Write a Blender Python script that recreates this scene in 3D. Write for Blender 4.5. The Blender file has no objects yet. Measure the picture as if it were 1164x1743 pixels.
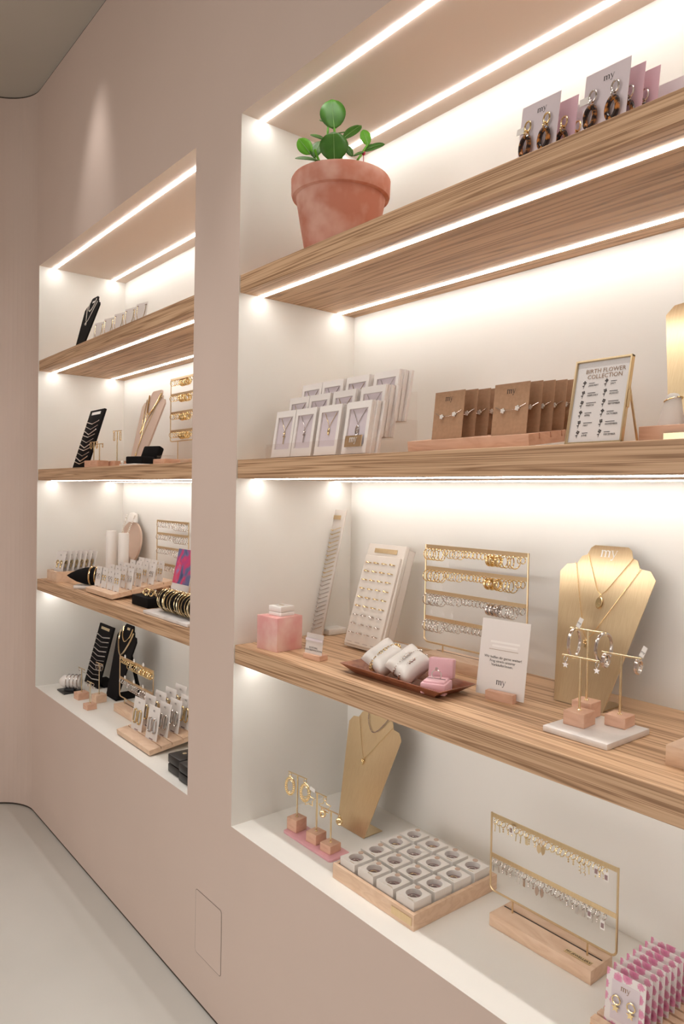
import bpy, bmesh, math, random
from mathutils import Matrix, Vector
random.seed(7)
sc = bpy.context.scene
col = sc.collection
PI = math.pi
R = math.radians

# ---------------------------------------------------------------- camera, world, exposure
cam = bpy.data.objects.new('camera', bpy.data.cameras.new('camera'))
col.objects.link(cam)
CYAW, CPITCH, CROLL = .8869, -.0191, .0176
CLOC = Vector((1.6305, -.9742, 1.4372))
_F = Vector((-math.sin(CYAW) * math.cos(CPITCH), math.cos(CYAW) * math.cos(CPITCH), math.sin(CPITCH)))
_R0 = Vector((math.cos(CYAW), math.sin(CYAW), 0))
_U0 = _R0.cross(_F)
_R = _R0 * math.cos(CROLL) + _U0 * math.sin(CROLL)
_U = -_R0 * math.sin(CROLL) + _U0 * math.cos(CROLL)
cam.matrix_world = Matrix(((_R.x, _U.x, -_F.x, CLOC.x), (_R.y, _U.y, -_F.y, CLOC.y), (_R.z, _U.z, -_F.z, CLOC.z), (0, 0, 0, 1)))
cam.data.sensor_fit = 'HORIZONTAL'
cam.data.sensor_width = 36
cam.data.lens = 1234.24 * 36 / 1164
cam.data.shift_y = -.0066
cam.data.clip_start = .02
sc.camera = cam

w = bpy.data.worlds.new('world')
sc.world = w
w.use_nodes = True
w.node_tree.nodes['Background'].inputs[0].default_value = (1.0, .93, .86, 1)
w.node_tree.nodes['Background'].inputs[1].default_value = .05
sc.view_settings.view_transform = 'Standard'
sc.view_settings.look = 'None'
sc.view_settings.gamma = 1
sc.view_settings.use_curve_mapping = False
sc.view_settings.exposure = 0.0
sc.cycles.use_denoising = True
sc.cycles.max_bounces = 10
sc.cycles.diffuse_bounces = 5
sc.cycles.transparent_max_bounces = 24
sc.cycles.caustics_reflective = False
sc.cycles.caustics_refractive = False
sc.cycles.sample_clamp_indirect = 4.0

LED_STRENGTH = 22.5
LED_COLOR = (1.0, .975, .935)

# heights of the place (metres above the floor)
ZB, S3B, S3, S2B, S2, S1B, S1, ZT, ZC = .5622, .9911, 1.0387, 1.4722, 1.5200, 1.9506, 1.9956, 2.4085, 3.179
DEP = .390                      # niche depth
RX0, RX1 = 0.0, 1.44            # right niche
LX0, LX1 = -1.684, -.245        # left niche

def lamp(name, kind, loc, aim, power, color=(1, .965, .92), **k):
    d = bpy.data.lights.new(name, kind)
    d.energy = power
    d.color = color
    for a, b in k.items():
        setattr(d, a, b)
    o = bpy.data.objects.new(name, d)
    col.objects.link(o)
    o.location = loc
    o.rotation_euler = (Vector(aim) - Vector(loc)).to_track_quat('-Z', 'Y').to_euler()
    return o

# added fill lights opposite and overhead and a row of spots along the shelf wall
lamp('front_fill_light', 'AREA', (.6, -3.56, 1.15), (.6, 0, 1.0), 41, (1, .98, .95), shape='RECTANGLE', size=3.0, size_y=1.9)  # added window-sized fill that brightens the lower part of the shelf wall
lamp('overhead_fill_light', 'AREA', (.6, -1.9, ZC - .03), (.6, -1.9, 0), 12, shape='RECTANGLE', size=3.2, size_y=.5)  # added soft fill from above, evens out the wall brightness
for i, sx in enumerate((-.42, .12, .66, 1.2, 1.74)):
    lamp('ceiling_spot_light', 'SPOT', (sx, -.31, ZC - .03), (sx, -.29, 0), 38, spot_size=R(46), spot_blend=.8, shadow_soft_size=.025)
lamp('ceiling_spot_light', 'SPOT', (-.96, -.20, ZC - .03), (-1.05, .03, 2.30), 13, spot_size=R(40), spot_blend=1.0, shadow_soft_size=.05)
lamp('ceiling_spot_light', 'SPOT', (-1.5, -.60, ZC - .03), (-1.5, -.55, 0), 12, spot_size=R(60), spot_blend=.8, shadow_soft_size=.03)

# ---------------------------------------------------------------- materials
MATS = {}
def N(nt, t, **k):
    n = nt.nodes.new(t)
    for a, b in k.items():
        setattr(n, a, b)
    return n

def ramp(nt, fac, stops, interp='LINEAR'):
    r = N(nt, 'ShaderNodeValToRGB')
    r.color_ramp.interpolation = interp
    e = r.color_ramp.elements
    e[0].position, e[0].color = stops[0][0], (*stops[0][1], 1)
    e[1].position, e[1].color = stops[-1][0], (*stops[-1][1], 1)
    for p, c in stops[1:-1]:
        x = e.new(p)
        x.color = (*c, 1)
    nt.links.new(fac, r.inputs[0])
    return r.outputs[0]

def coords(nt, scale=(1, 1, 1)):
    tc = N(nt, 'ShaderNodeTexCoord')
    mp = N(nt, 'ShaderNodeMapping')
    mp.inputs['Scale'].default_value = scale
    nt.links.new(tc.outputs['Object'], mp.inputs[0])
    return mp.outputs[0]

def noise(nt, vec, scale, detail=3, rough=.5, dist=0):
    n = N(nt, 'ShaderNodeTexNoise')
    n.inputs['Scale'].default_value = scale
    n.inputs['Detail'].default_value = detail
    n.inputs['Roughness'].default_value = rough
    n.inputs['Distortion'].default_value = dist
    nt.links.new(vec, n.inputs['Vector'])
    return n.outputs[0]

def mat(name, c, rough=.5, metal=0, c2=None, vs=20, stretch=(1, 1, 1), lo=.35, hi=.65, bump=0, bs=200, **k):
    m = bpy.data.materials.new(name)
    m.use_nodes = True
    nt = m.node_tree
    b = nt.nodes['Principled BSDF']
    b.inputs['Base Color'].default_value = (*c, 1)
    b.inputs['Roughness'].default_value = rough
    b.inputs['Metallic'].default_value = metal
    for a, v in k.items():
        b.inputs[a.replace('_', ' ')].default_value = v
    if c2 or bump:
        vec = coords(nt, stretch)
    if c2:
        nt.links.new(ramp(nt, noise(nt, vec, vs), [(lo, c), (hi, c2)]), b.inputs['Base Color'])
    if bump:
        bn = N(nt, 'ShaderNodeBump')
        bn.inputs['Strength'].default_value = bump
        bn.inputs['Distance'].default_value = .001
        nt.links.new(noise(nt, vec, bs, 4), bn.inputs['Height'])
        nt.links.new(bn.outputs[0], b.inputs['Normal'])
    MATS[name] = m
    return m

def wood(name, light, mid, dark, along=1.0, cross=26, fine=90, rough=.55, g0=.12, g1=.75):
    # long grain along local x, with drawn-out cathedral figure
    m = mat(name, mid, rough)
    nt = m.node_tree
    b = nt.nodes['Principled BSDF']
    tc = N(nt, 'ShaderNodeTexCoord')
    mp = N(nt, 'ShaderNodeMapping')
    mp.inputs['Scale'].default_value = (along, cross * .25, cross * .6)
    nt.links.new(tc.outputs['Object'], mp.inputs[0])
    fig = noise(nt, mp.outputs[0], 2.2, 2, .5, .6)
    wv = N(nt, 'ShaderNodeMath', operation='MULTIPLY')
    wv.inputs[1].default_value = 11
    nt.links.new(fig, wv.inputs[0])
    fr = N(nt, 'ShaderNodeMath', operation='PINGPONG')
    fr.inputs[1].default_value = 1
    nt.links.new(wv.outputs[0], fr.inputs[0])
    mp2 = N(nt, 'ShaderNodeMapping')
    mp2.inputs['Scale'].default_value = (along * 3.5, fine, fine)
    nt.links.new(tc.outputs['Object'], mp2.inputs[0])
    fn = noise(nt, mp2.outputs[0], 3.5, 4, .6)
    add = N(nt, 'ShaderNodeMath', operation='ADD')
    nt.links.new(fr.outputs[0], add.inputs[0])
    nt.links.new(fn, add.inputs[1])
    hf = N(nt, 'ShaderNodeMath', operation='MULTIPLY')
    hf.inputs[1].default_value = .5
    nt.links.new(add.outputs[0], hf.inputs[0])
    nt.links.new(ramp(nt, hf.outputs[0], [(g0, dark), (.44, mid), (g1, light)]), b.inputs['Base Color'])
    bn = N(nt, 'ShaderNodeBump')
    bn.inputs['Strength'].default_value = .25
    bn.inputs['Distance'].default_value = .0006
    nt.links.new(fn, bn.inputs['Height'])
    nt.links.new(bn.outputs[0], b.inputs['Normal'])
    return m

mat('clay_wall', (.645, .525, .46), .75, c2=(.675, .55, .485), vs=1.3, bump=.10, bs=35)
mat('niche_paint', (.865, .85, .805), .6, c2=(.85, .835, .79), vs=3)
mat('soffit_tone', (.82, .70, .61), .6, c2=(.80, .685, .595), vs=3)  # warmer and darker than the other niche faces
mat('ceiling_paint', (.50, .475, .42), .8, c2=(.48, .455, .40), vs=2)
mat('floor_concrete', (.585, .58, .545), .42, c2=(.625, .615, .58), vs=2.2, bump=.03, bs=8)
mat('shadow_gap', (.06, .045, .035), .8)
wood('oak', (.64, .425, .26), (.53, .33, .19), (.29, .16, .08), .38, 60, 80, .5, .25, .64)
wood('beech', (.74, .47, .335), (.70, .43, .30), (.63, .36, .245), 3, 24, 120, .5)
wood('pale_beech', (.80, .59, .43), (.76, .545, .385), (.70, .48, .33), 3, 24, 120, .5)
wood('red_wood', (.33, .13, .07), (.27, .095, .05), (.17, .055, .03), 3, 40, 100, .38)
mat('terracotta', (.55, .22, .15), .85, c2=(.72, .43, .35), vs=13, lo=.40, hi=.66, bump=.25, bs=90)
mat('leaf_green', (.035, .125, .012), .42, c2=(.055, .17, .02), vs=40, Specular_IOR_Level=.3)
mat('leaf_bright', (.11, .36, .02), .45, c2=(.14, .42, .03), vs=40, Specular_IOR_Level=.3)
mat('leaf_vein', (.22, .38, .12), .5)
mat('soil', (.05, .035, .025), .95, c2=(.10, .07, .05), vs=120)
mat('brass', (.80, .635, .40), .30, 1, c2=(.74, .57, .345), vs=60, stretch=(18, 1, .6), Anisotropic=.5)
mat('gold', (.86, .68, .38), .2, 1)
mat('pale_gold', (.84, .72, .48), .22, 1)
mat('silver', (.70, .66, .64), .2, 1)
mat('white_card', (.82, .78, .75), .6)
mat('white_lacquer', (.87, .845, .81), .3)
mat('lilac_card', (.74, .66, .70), .6)
mat('pink_card', (.76, .50, .58), .6)
mat('kraft', (.43, .255, .15), .8, c2=(.38, .225, .13), vs=140)
mat('ink', (.035, .028, .025), .6)
mat('bronze_ink', (.30, .17, .08), .5)
mat('white_ink', (.92, .89, .86), .5)
mat('black_velvet', (.008, .0068, .0072), .9, Specular_IOR_Level=.15)
mat('black_plastic', (.012, .011, .012), .4)
mat('cream_leather', (.80, .74, .67), .6, bump=.12, bs=320)
mat('linen', (.66, .61, .56), .7, bump=.1, bs=400)
mat('beige_velvet', (.62, .47, .38), .85)
mat('white_satin', (.84, .81, .77), .5, bump=.25, bs=45)
mat('pink_velvet', (.80, .48, .53), .85, Sheen_Weight=.3, bump=.2, bs=260)
mat('pink_stone', (.72, .34, .325), .5, c2=(.80, .56, .50), vs=17, lo=.36, hi=.66)
mat('pink_lacquer', (.80, .43, .48), .35)
mat('pink_plastic', (.62, .03, .10), .35)
mat('marble', (.80, .76, .73), .35, c2=(.62, .58, .56), vs=14, lo=.5, hi=.75)
mat('pearl', (.86, .81, .74), .25)
mat('mauve', (.30, .20, .20), .7)
mat('tortoise', (.02, .008, .006), .2, c2=(.50, .19, .04), vs=95, lo=.46, hi=.58)
mat('led', (1, 1, 1), .5, Emission_Color=(*LED_COLOR, 1), Emission_Strength=LED_STRENGTH)
mat('lamp_face', (.9, .88, .85), .5, Emission_Color=(1, .93, .85, 1), Emission_Strength=3.0)

def clear(name, tint, gloss=.08):
    m = bpy.data.materials.new(name)
    m.use_nodes = True
    nt = m.node_tree
    nt.nodes.remove(nt.nodes['Principled BSDF'])
    tr = N(nt, 'ShaderNodeBsdfTransparent')
    tr.inputs[0].default_value = (*tint, 1)
    gl = N(nt, 'ShaderNodeBsdfGlossy')
    gl.inputs['Roughness'].default_value = .08
    mx = N(nt, 'ShaderNodeMixShader')
    fr = N(nt, 'ShaderNodeLayerWeight')
    fr.inputs[0].default_value = .25
    pw = N(nt, 'ShaderNodeMath', operation='POWER')
    pw.inputs[1].default_value = 3
    nt.links.new(fr.outputs['Facing'], pw.inputs[0])
    ad = N(nt, 'ShaderNodeMath', operation='MULTIPLY_ADD')
    ad.inputs[1].default_value = .5
    ad.inputs[2].default_value = gloss * .5
    nt.links.new(pw.outputs[0], ad.inputs[0])
    nt.links.new(ad.outputs[0], mx.inputs[0])
    nt.links.new(tr.outputs[0], mx.inputs[1])
    nt.links.new(gl.outputs[0], mx.inputs[2])
    nt.links.new(mx.outputs[0], nt.nodes['Material Output'].inputs[0])
    MATS[name] = m
clear('acrylic', (.99, .98, .975))
clear('film', (.992, .99, .992), .04)

def floral():
    m = mat('floral_print', (.85, .82, .80), .6)
    nt = m.node_tree
    b = nt.nodes['Principled BSDF']
    vec = coords(nt, (1, .001, 1))
    v = N(nt, 'ShaderNodeTexVoronoi')
    v.inputs['Scale'].default_value = 50
    v.inputs['Randomness'].default_value = .35
    nt.links.new(vec, v.inputs['Vector'])
    nz = N(nt, 'ShaderNodeMath', operation='MULTIPLY_ADD')
    nz.inputs[1].default_value = .30
    nt.links.new(noise(nt, vec, 330, 2), nz.inputs[0])
    nt.links.new(v.outputs['Distance'], nz.inputs[2])
    nt.links.new(ramp(nt, nz.outputs[0], [(.20, (.60, .13, .30)), (.38, (.72, .25, .42)), (.58, (.76, .36, .50)), (.63, (.85, .80, .79))]), b.inputs['Base Color'])
floral()

def picture():
    m = mat('picture_print', (.5, .1, .3), .35)
    nt = m.node_tree
    b = nt.nodes['Principled BSDF']
    vec = coords(nt, (1, .01, .6))
    nt.links.new(ramp(nt, noise(nt, vec, 22, 2, .5, .8), [(.30, (.03, .05, .16)), (.45, (.12, .14, .30)), (.52, (.50, .03, .18)), (.60, (.70, .05, .12)), (.70, (.30, .25, .55))]), b.inputs['Base Color'])
picture()

# ---------------------------------------------------------------- mesh helpers
class MB:
    def __init__(s):
        s.v, s.f = [], []
    def add(s, vs, fs, M=None):
        o = len(s.v)
        s.v += [tuple(M @ Vector(p)) if M else tuple(p) for p in vs]
        s.f += [tuple(i + o for i in f) for f in fs]
        return s
    def box(s, x0, x1, y0, y1, z0, z1, M=None):
        return s.add([(x0, y0, z0), (x1, y0, z0), (x1, y1, z0), (x0, y1, z0), (x0, y0, z1), (x1, y0, z1), (x1, y1, z1), (x0, y1, z1)],
                     [(3, 2, 1, 0), (4, 5, 6, 7), (0, 1, 5, 4), (1, 2, 6, 5), (2, 3, 7, 6), (3, 0, 4, 7)], M)
    def prism(s, poly, y0, y1, M=None):            # polygon in xz, extruded along y
        n = len(poly)
        vs = [(x, y0, z) for x, z in poly] + [(x, y1, z) for x, z in poly]
        fs = [tuple(range(n)), tuple(range(2 * n - 1, n - 1, -1))] + [(i, i + n, (i + 1) % n + n, (i + 1) % n) for i in range(n)]
        return s.add(vs, fs, M)
    def slab(s, poly, z0, z1, M=None):             # polygon in xy, extruded along z
        n = len(poly)
        vs = [(x, y, z0) for x, y in poly] + [(x, y, z1) for x, y in poly]
        fs = [tuple(range(n - 1, -1, -1)), tuple(range(n, 2 * n))] + [(i, (i + 1) % n, (i + 1) % n + n, i + n) for i in range(n)]
        return s.add(vs, fs, M)
    def flat(s, poly, y, M=None):
        return s.add([(x, y, z) for x, z in poly], [tuple(range(len(poly)))], M)
    def lathe(s, prof, n=24, M=None, caps=True):
        vs, fs = [], []
        for r, z in prof:
            vs += [(r * math.cos(2 * PI * i / n), r * math.sin(2 * PI * i / n), z) for i in range(n)]
        for k in range(len(prof) - 1):
            for i in range(n):
                j = (i + 1) % n
                fs.append((k * n + i, k * n + j, (k + 1) * n + j, (k + 1) * n + i))
        if caps:
            fs.append(tuple(range(n - 1, -1, -1)))
            fs.append(tuple((len(prof) - 1) * n + i for i in range(n)))
        return s.add(vs, fs, M)
    def tube(s, pts, r, n=6, closed=False, M=None, taper=None):
        pts = [Vector(p) for p in pts]
        m = len(pts)
        vs, fs = [], []
        up = None
        for i, p in enumerate(pts):
            a = pts[(i - 1) % m] if (closed or i) else pts[0]
            b = pts[(i + 1) % m] if (closed or i < m - 1) else pts[-1]
            t = (b - a).normalized()
            if up is None:
                up = t.orthogonal().normalized()
            else:
                up = (up - t * up.dot(t))
                up = up.normalized() if up.length > 1e-9 else t.orthogonal().normalized()
            sd = t.cross(up)
            rr = r * (taper[i] if taper else 1)
            vs += [tuple(p + (up * math.cos(2 * PI * k / n) + sd * math.sin(2 * PI * k / n)) * rr) for k in range(n)]
        for i in range(m if closed else m - 1):
            j = (i + 1) % m
            for k in range(n):
                l = (k + 1) % n
                fs.append((i * n + k, i * n + l, j * n + l, j * n + k))
        if not closed:
            fs.append(tuple(range(n - 1, -1, -1)))
            fs.append(tuple((m - 1) * n + k for k in range(n)))
        return s.add(vs, fs, M)
    def ring(s, c, rad, r, nu=20, nv=6, axis='x', sx=1, sz=1, M=None, a0=0, a1=2 * PI):
        full = abs(a1 - a0 - 2 * PI) < 1e-6
        pts = []
        for i in range(nu + (0 if full else 1)):
            a = a0 + (a1 - a0) * i / nu
            u, v = rad * sx * math.cos(a), rad * sz * math.sin(a)
            pts.append({'x': (c[0], c[1] + u, c[2] + v), 'y': (c[0] + u, c[1], c[2] + v), 'z': (c[0] + u, c[1] + v, c[2])}[axis])
        return s.tube(pts, r, nv, full, M)
    def ball(s, c, r, n=10, sx=1, sy=1, sz=1, M=None):
        k = max(4, n // 2)
        prof = [(max(1e-5, r * math.sin(PI * i / k)), -r * math.cos(PI * i / k)) for i in range(k + 1)]
        T = Matrix.Translation(c) @ Matrix.Diagonal((sx, sy, sz, 1))
        return s.lathe(prof, n, (M @ T) if M else T, False)
    def build(s, name, m, parent=None, smooth=40, bevel=0, seg=2, M=None):
        me = bpy.data.meshes.new(name)
        me.from_pydata(s.v, [], s.f)
        if bevel:
            bm = bmesh.new()
            bm.from_mesh(me)
            es = [e for e in bm.edges if len(e.link_faces) == 2 and e.calc_face_angle(0) > R(35)]
            bmesh.ops.bevel(bm, geom=es, offset=bevel, segments=seg, affect='EDGES', profile=.5, clamp_overlap=True)
            bm.to_mesh(me)
            bm.free()
        me.validate()
        if smooth:
            me.polygons.foreach_set('use_smooth', [True] * len(me.polygons))
            me.set_sharp_from_angle(angle=R(smooth))
        me.materials.append(MATS[m])
        return link(name, me, parent, M)

def link(name, me, parent=None, M=None):
    o = bpy.data.objects.new(name, me)
    col.objects.link(o)
    if parent:
        o.parent = parent
    if M:
        o.matrix_basis = M
    return o

def T(*p):
    return Matrix.Translation(p)
def frame(x, y, z, lean=0, rz=0):                   # x right, -y towards the viewer, z up the leaning sheet
    return T(x, y, z) @ Matrix.Rotation(R(rz), 4, 'Z') @ Matrix.Rotation(-R(lean), 4, 'X')
def tag(o, label, cat, group=None):
    o['label'] = label
    o['category'] = cat
    if group:
        o['group'] = group
    return o
def struct(o, label=None):
    o['kind'] = 'structure'
    if label:
        o['label'] = label
    return o
def thing(name, label, cat, M=None, group=None):
    o = bpy.data.objects.new(name, None)
    o.empty_display_size = .02
    col.objects.link(o)
    if M:
        o.matrix_basis = M
    return tag(o, label, cat, group)
def dup(root, M, label=None, group=None):
    r = root.copy()
    col.objects.link(r)
    r.matrix_basis = M
    if label:
        r['label'] = label
    if group:
        r['group'] = group
    for ch in root.children:
        c = ch.copy()
        col.objects.link(c)
        c.parent = r
        for g in ch.children:
            d = g.copy()
            col.objects.link(d)
            d.parent = c
    return r

_txt = {}
def lettering(s, size, m, parent, M, name='lettering', align='CENTER', spacing=1.0, line=1.0):
    key = (s, size, align, m, spacing, line)
    if key not in _txt:
        cu = bpy.data.curves.new('lettering', 'FONT')
        cu.body, cu.size, cu.align_x, cu.space_character, cu.space_line = s, size, align, spacing, line
        cu.resolution_u = 2
        cu.extrude = .00008
        t = bpy.data.objects.new('lettering', cu)
        col.objects.link(t)
        dg = bpy.context.evaluated_depsgraph_get()
        me = bpy.data.meshes.new_from_object(t.evaluated_get(dg))
        bpy.data.objects.remove(t)
        me.name = 'lettering'
        me.materials.clear()
        me.materials.append(MATS[m])
        _txt[key] = me
    return link(name, _txt[key], parent, M @ Matrix.Rotation(PI / 2, 4, 'X'))

_logo = {}
def logo(size, m, parent, M):                        # the two lower-case serif letters, x-height = size
    key = (size, m)
    if key not in _logo:
        b = MB()
        def bar(x0, x1, z0, z1):
            b.flat([(x0, z0), (x1, z0), (x1, z1), (x0, z1)], 0)
        for x in (-1.25, -.70, -.15):
            bar(x - .02, x + .18, 0, .92 if x > -1.2 else 1)
            bar(x - .11, x + .26, 0, .06)
        b.flat([(-1.36, .9), (-1.1, .95), (-1.1, 1.02), (-1.36, .96)], 0)
        for x in (-1.12, -.57):
            P = [(x + .42 * t, .78 + .22 * math.sin(PI * (.15 + .6 * t))) for t in (0, .25, .5, .75, 1)]
            for (a, c), (d, e), w0, w1 in zip(P, P[1:], (.04, .09, .13, .16), (.09, .13, .16, .2)):
                b.flat([(a, c - w0), (d, e - w1), (d, e), (a, c)], 0)
        b.flat([(.22, 1), (.38, 1), (.72, .10), (.64, -.06)], 0)
        b.flat([(.98, 1), (1.05, 1), (.62, -.28), (.52, -.40), (.50, -.30)], 0)
        bar(.12, .50, .95, 1)
        bar(.84, 1.17, .95, 1)
        b.flat([(.26, -.42), (.52, -.42), (.56, -.32), (.40, -.26), (.26, -.30)], 0)
        me = bpy.data.meshes.new('logo')
        me.from_pydata([(x * size, 0, z * size) for x, y, z in b.v], [], b.f)
        me.materials.append(MATS[m])
        _logo[key] = me
    return link('logo', _logo[key], parent, M)

def rrect(x0, x1, z0, z1, r, n=4):
    P = []
    for cx, cz, a in ((x1 - r, z1 - r, 0), (x0 + r, z1 - r, 90), (x0 + r, z0 + r, 180), (x1 - r, z0 + r, 270)):
        P += [(cx + r * math.cos(R(a + 90 * i / n)), cz + r * math.sin(R(a + 90 * i / n))) for i in range(n + 1)]
    return P

# ---------------------------------------------------------------- the room
wall_path = [(3.4, 0), (-1.70, 0)] + [(-1.70 - .2 * math.sin(R(a)), -.2 + .2 * math.cos(R(a))) for a in range(6, 91, 6)] + [(-1.90, -3.6)]
b = MB()
xs, zs = [3.4, RX1, RX0, LX1, LX0, -1.70], [.008, ZB, ZT, ZC - .006]
for i in range(5):
    for j in range(3):
        if j == 1 and i in (1, 3):
            continue
        b.add([(xs[i], 0, zs[j]), (xs[i + 1], 0, zs[j]), (xs[i + 1], 0, zs[j + 1]), (xs[i], 0, zs[j + 1])], [(3, 2, 1, 0)])
struct(b.build('wall_display', 'clay_wall', smooth=0), 'pinkish beige plaster wall with two recessed shelf niches')
b = MB()
for (x0, y0), (x1, y1) in zip(wall_path[1:], wall_path[2:]):
    b.add([(x0, y0, .008), (x1, y1, .008), (x1, y1, ZC - .006), (x0, y0, ZC - .006)], [(0, 1, 2, 3)])
struct(b.build('wall_left', 'clay_wall', smooth=60), 'rounded corner of the beige plaster wall')
for nm, z0, z1 in (('trim_1', -.002, .0085), ('trim_2', ZC - .0065, ZC + .001)):
    b = MB()
    for (x0, y0), (x1, y1) in zip(wall_path, wall_path[1:]):
        b.add([(x0, y0 + .002, z0), (x1, y1 + .002, z0), (x1, y1 + .002, z1), (x0, y0 + .002, z1)], [(0, 1, 2, 3)])
    struct(b.build(nm, 'shadow_gap', smooth=0))
struct(MB().box(-1.96, 3.4, -3.6, .02, -.06, 0).build('floor', 'floor_concrete', smooth=0), 'grey green polished concrete floor')
struct(MB().box(-1.96, 3.4, -3.6, .02, ZC, ZC + .06).build('ceiling', 'ceiling_paint', smooth=0), 'plain ceiling with rounded corner')
struct(MB().box(3.4, 3.46, -3.6, .02, 0, ZC).build('wall_right', 'clay_wall', smooth=0))
struct(MB().box(-1.96, 3.46, -3.66, -3.6, 0, ZC).build('wall_front', 'clay_wall', smooth=0))
wn = struct(bpy.data.objects.new('added_window', None), 'added window frame around the fill light in the opposite wall')  # unseen frame, added to go with the front fill light
col.objects.link(wn)
wn.location = (.6, -3.6, 1.25)
MB().box(-1.58, 1.58, 0, .05, -1.03, -.95).box(-1.58, 1.58, 0, .05, .95, 1.03).box(-1.58, -1.5, 0, .05, -.95, .95).box(1.5, 1.58, 0, .05, -.95, .95).build('added_window_frame', 'white_lacquer', wn, smooth=0)
for nm, x0, x1 in (('wall_niche_right', RX0, RX1), ('wall_niche_left', LX0, LX1)):
    b = MB()
    c = [(x0, 0, ZB), (x1, 0, ZB), (x1, DEP, ZB), (x0, DEP, ZB), (x0, 0, ZT), (x1, 0, ZT), (x1, DEP, ZT), (x0, DEP, ZT)]
    b.add(c, [(0, 1, 2, 3), (0, 3, 7, 4), (2, 1, 5, 6), (3, 2, 6, 7)])
    nl = struct(b.build(nm, 'niche_paint', smooth=0), 'cream painted lining of a lit shelf niche')
    MB().add(c, [(7, 6, 5, 4)]).build('soffit', 'soffit_tone', nl, smooth=0)
# flush access panel low on the wall between the niches
ap = struct(bpy.data.objects.new('door_1', None), 'small flush access panel low in the plaster wall')
col.objects.link(ap)
ap.location = (-.114, 0, .2295)
o_, i_ = rrect(-.0725, .0725, -.0895, .0895, .009), rrect(-.0713, .0713, -.0883, .0883, .008)
n = len(o_)
b = MB()
b.add([(x, -.0006, z) for x, z in o_] + [(x, -.0006, z) for x, z in i_], [(i, (i + 1) % n, (i + 1) % n + n, i + n) for i in range(n)])
b.build('gap_line', 'shadow_gap', ap, smooth=0)
MB().prism(i_, -.0008, .004).build('panel', 'clay_wall', ap, smooth=0)

# ---------------------------------------------------------------- oak shelves and light strips
LY1, LY2 = .063, .328
def strip(x0, x1, y, z, parent=None):
    return MB().box(x0, x1, y - .0055, y + .0055, z - .0015, z + .0015).build('light_strip', 'led', parent, smooth=0)
for x0, x1, side in ((RX0, RX1, 'right'), (LX0, LX1, 'left')):
    where = 'near' if side == 'right' else 'far'
    for zb, zt, which, ys in ((S1B, S1, 'topmost', (LY1, LY2)), (S2B, S2, 'middle', (LY1, LY2)), (S3B, S3, 'lowest', (LY1,))):
        xm = (x0 + x1) / 2
        s = thing('oak_shelf', '%s oak shelf board in the %s wall niche, lit from below' % (which, where), 'shelf', T(xm, 0, zb), 'oak shelves')
        hw = (x1 - x0) / 2 - .0008
        MB().box(-hw, hw, .003, DEP - .0005, 0, zt - zb).build('board', 'oak', s, smooth=0, bevel=.0008, seg=1)
        for y in ys:
            strip(-hw + .002, hw - .002, y, -.0005, s)
    for y, wh in ((LY1, 'front'), (LY2, 'rear')):
        tag(strip(x0 + .002, x1 - .002, y, ZT - .001), '%s light strip in the ceiling of the %s niche' % (wh, where), 'light strip', 'niche ceiling strips')

# ================================================================ builders of the display pieces
def bust(name, label, x, y, z, lean, mt, sc_=1.0, foot=.07, mark=None, thick=.0016, rz=0, footmat=None):
    t = thing(name, label, 'bust', T(x, y, z) @ Matrix.Rotation(R(rz), 4, 'Z'))
    half = [(.053, .0), (.103, .259), (.090, .276), (.068, .279), (.060, .295), (.049, .299), (.044, .314), (.036, .320)]
    P = [(a * sc_, h * sc_) for a, h in half] + [(-a * sc_, h * sc_) for a, h in reversed(half)]
    L = T(0, 0, thick * math.sin(R(lean))) @ Matrix.Rotation(-R(lean), 4, 'X')
    MB().prism(P, 0, thick, L).build('panel', mt, t, smooth=20)
    MB().slab([(-.05 * sc_, .002), (.05 * sc_, .002), (.05 * sc_, foot), (-.05 * sc_, foot)], 0, thick).build('foot', footmat or mt, t, smooth=0)
    if mark:
        logo(.0145 * sc_, mark, t, L @ T(0, -.0006, .2965 * sc_))
    return T(x, y, z) @ Matrix.Rotation(R(rz), 4, 'Z') @ L

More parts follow.
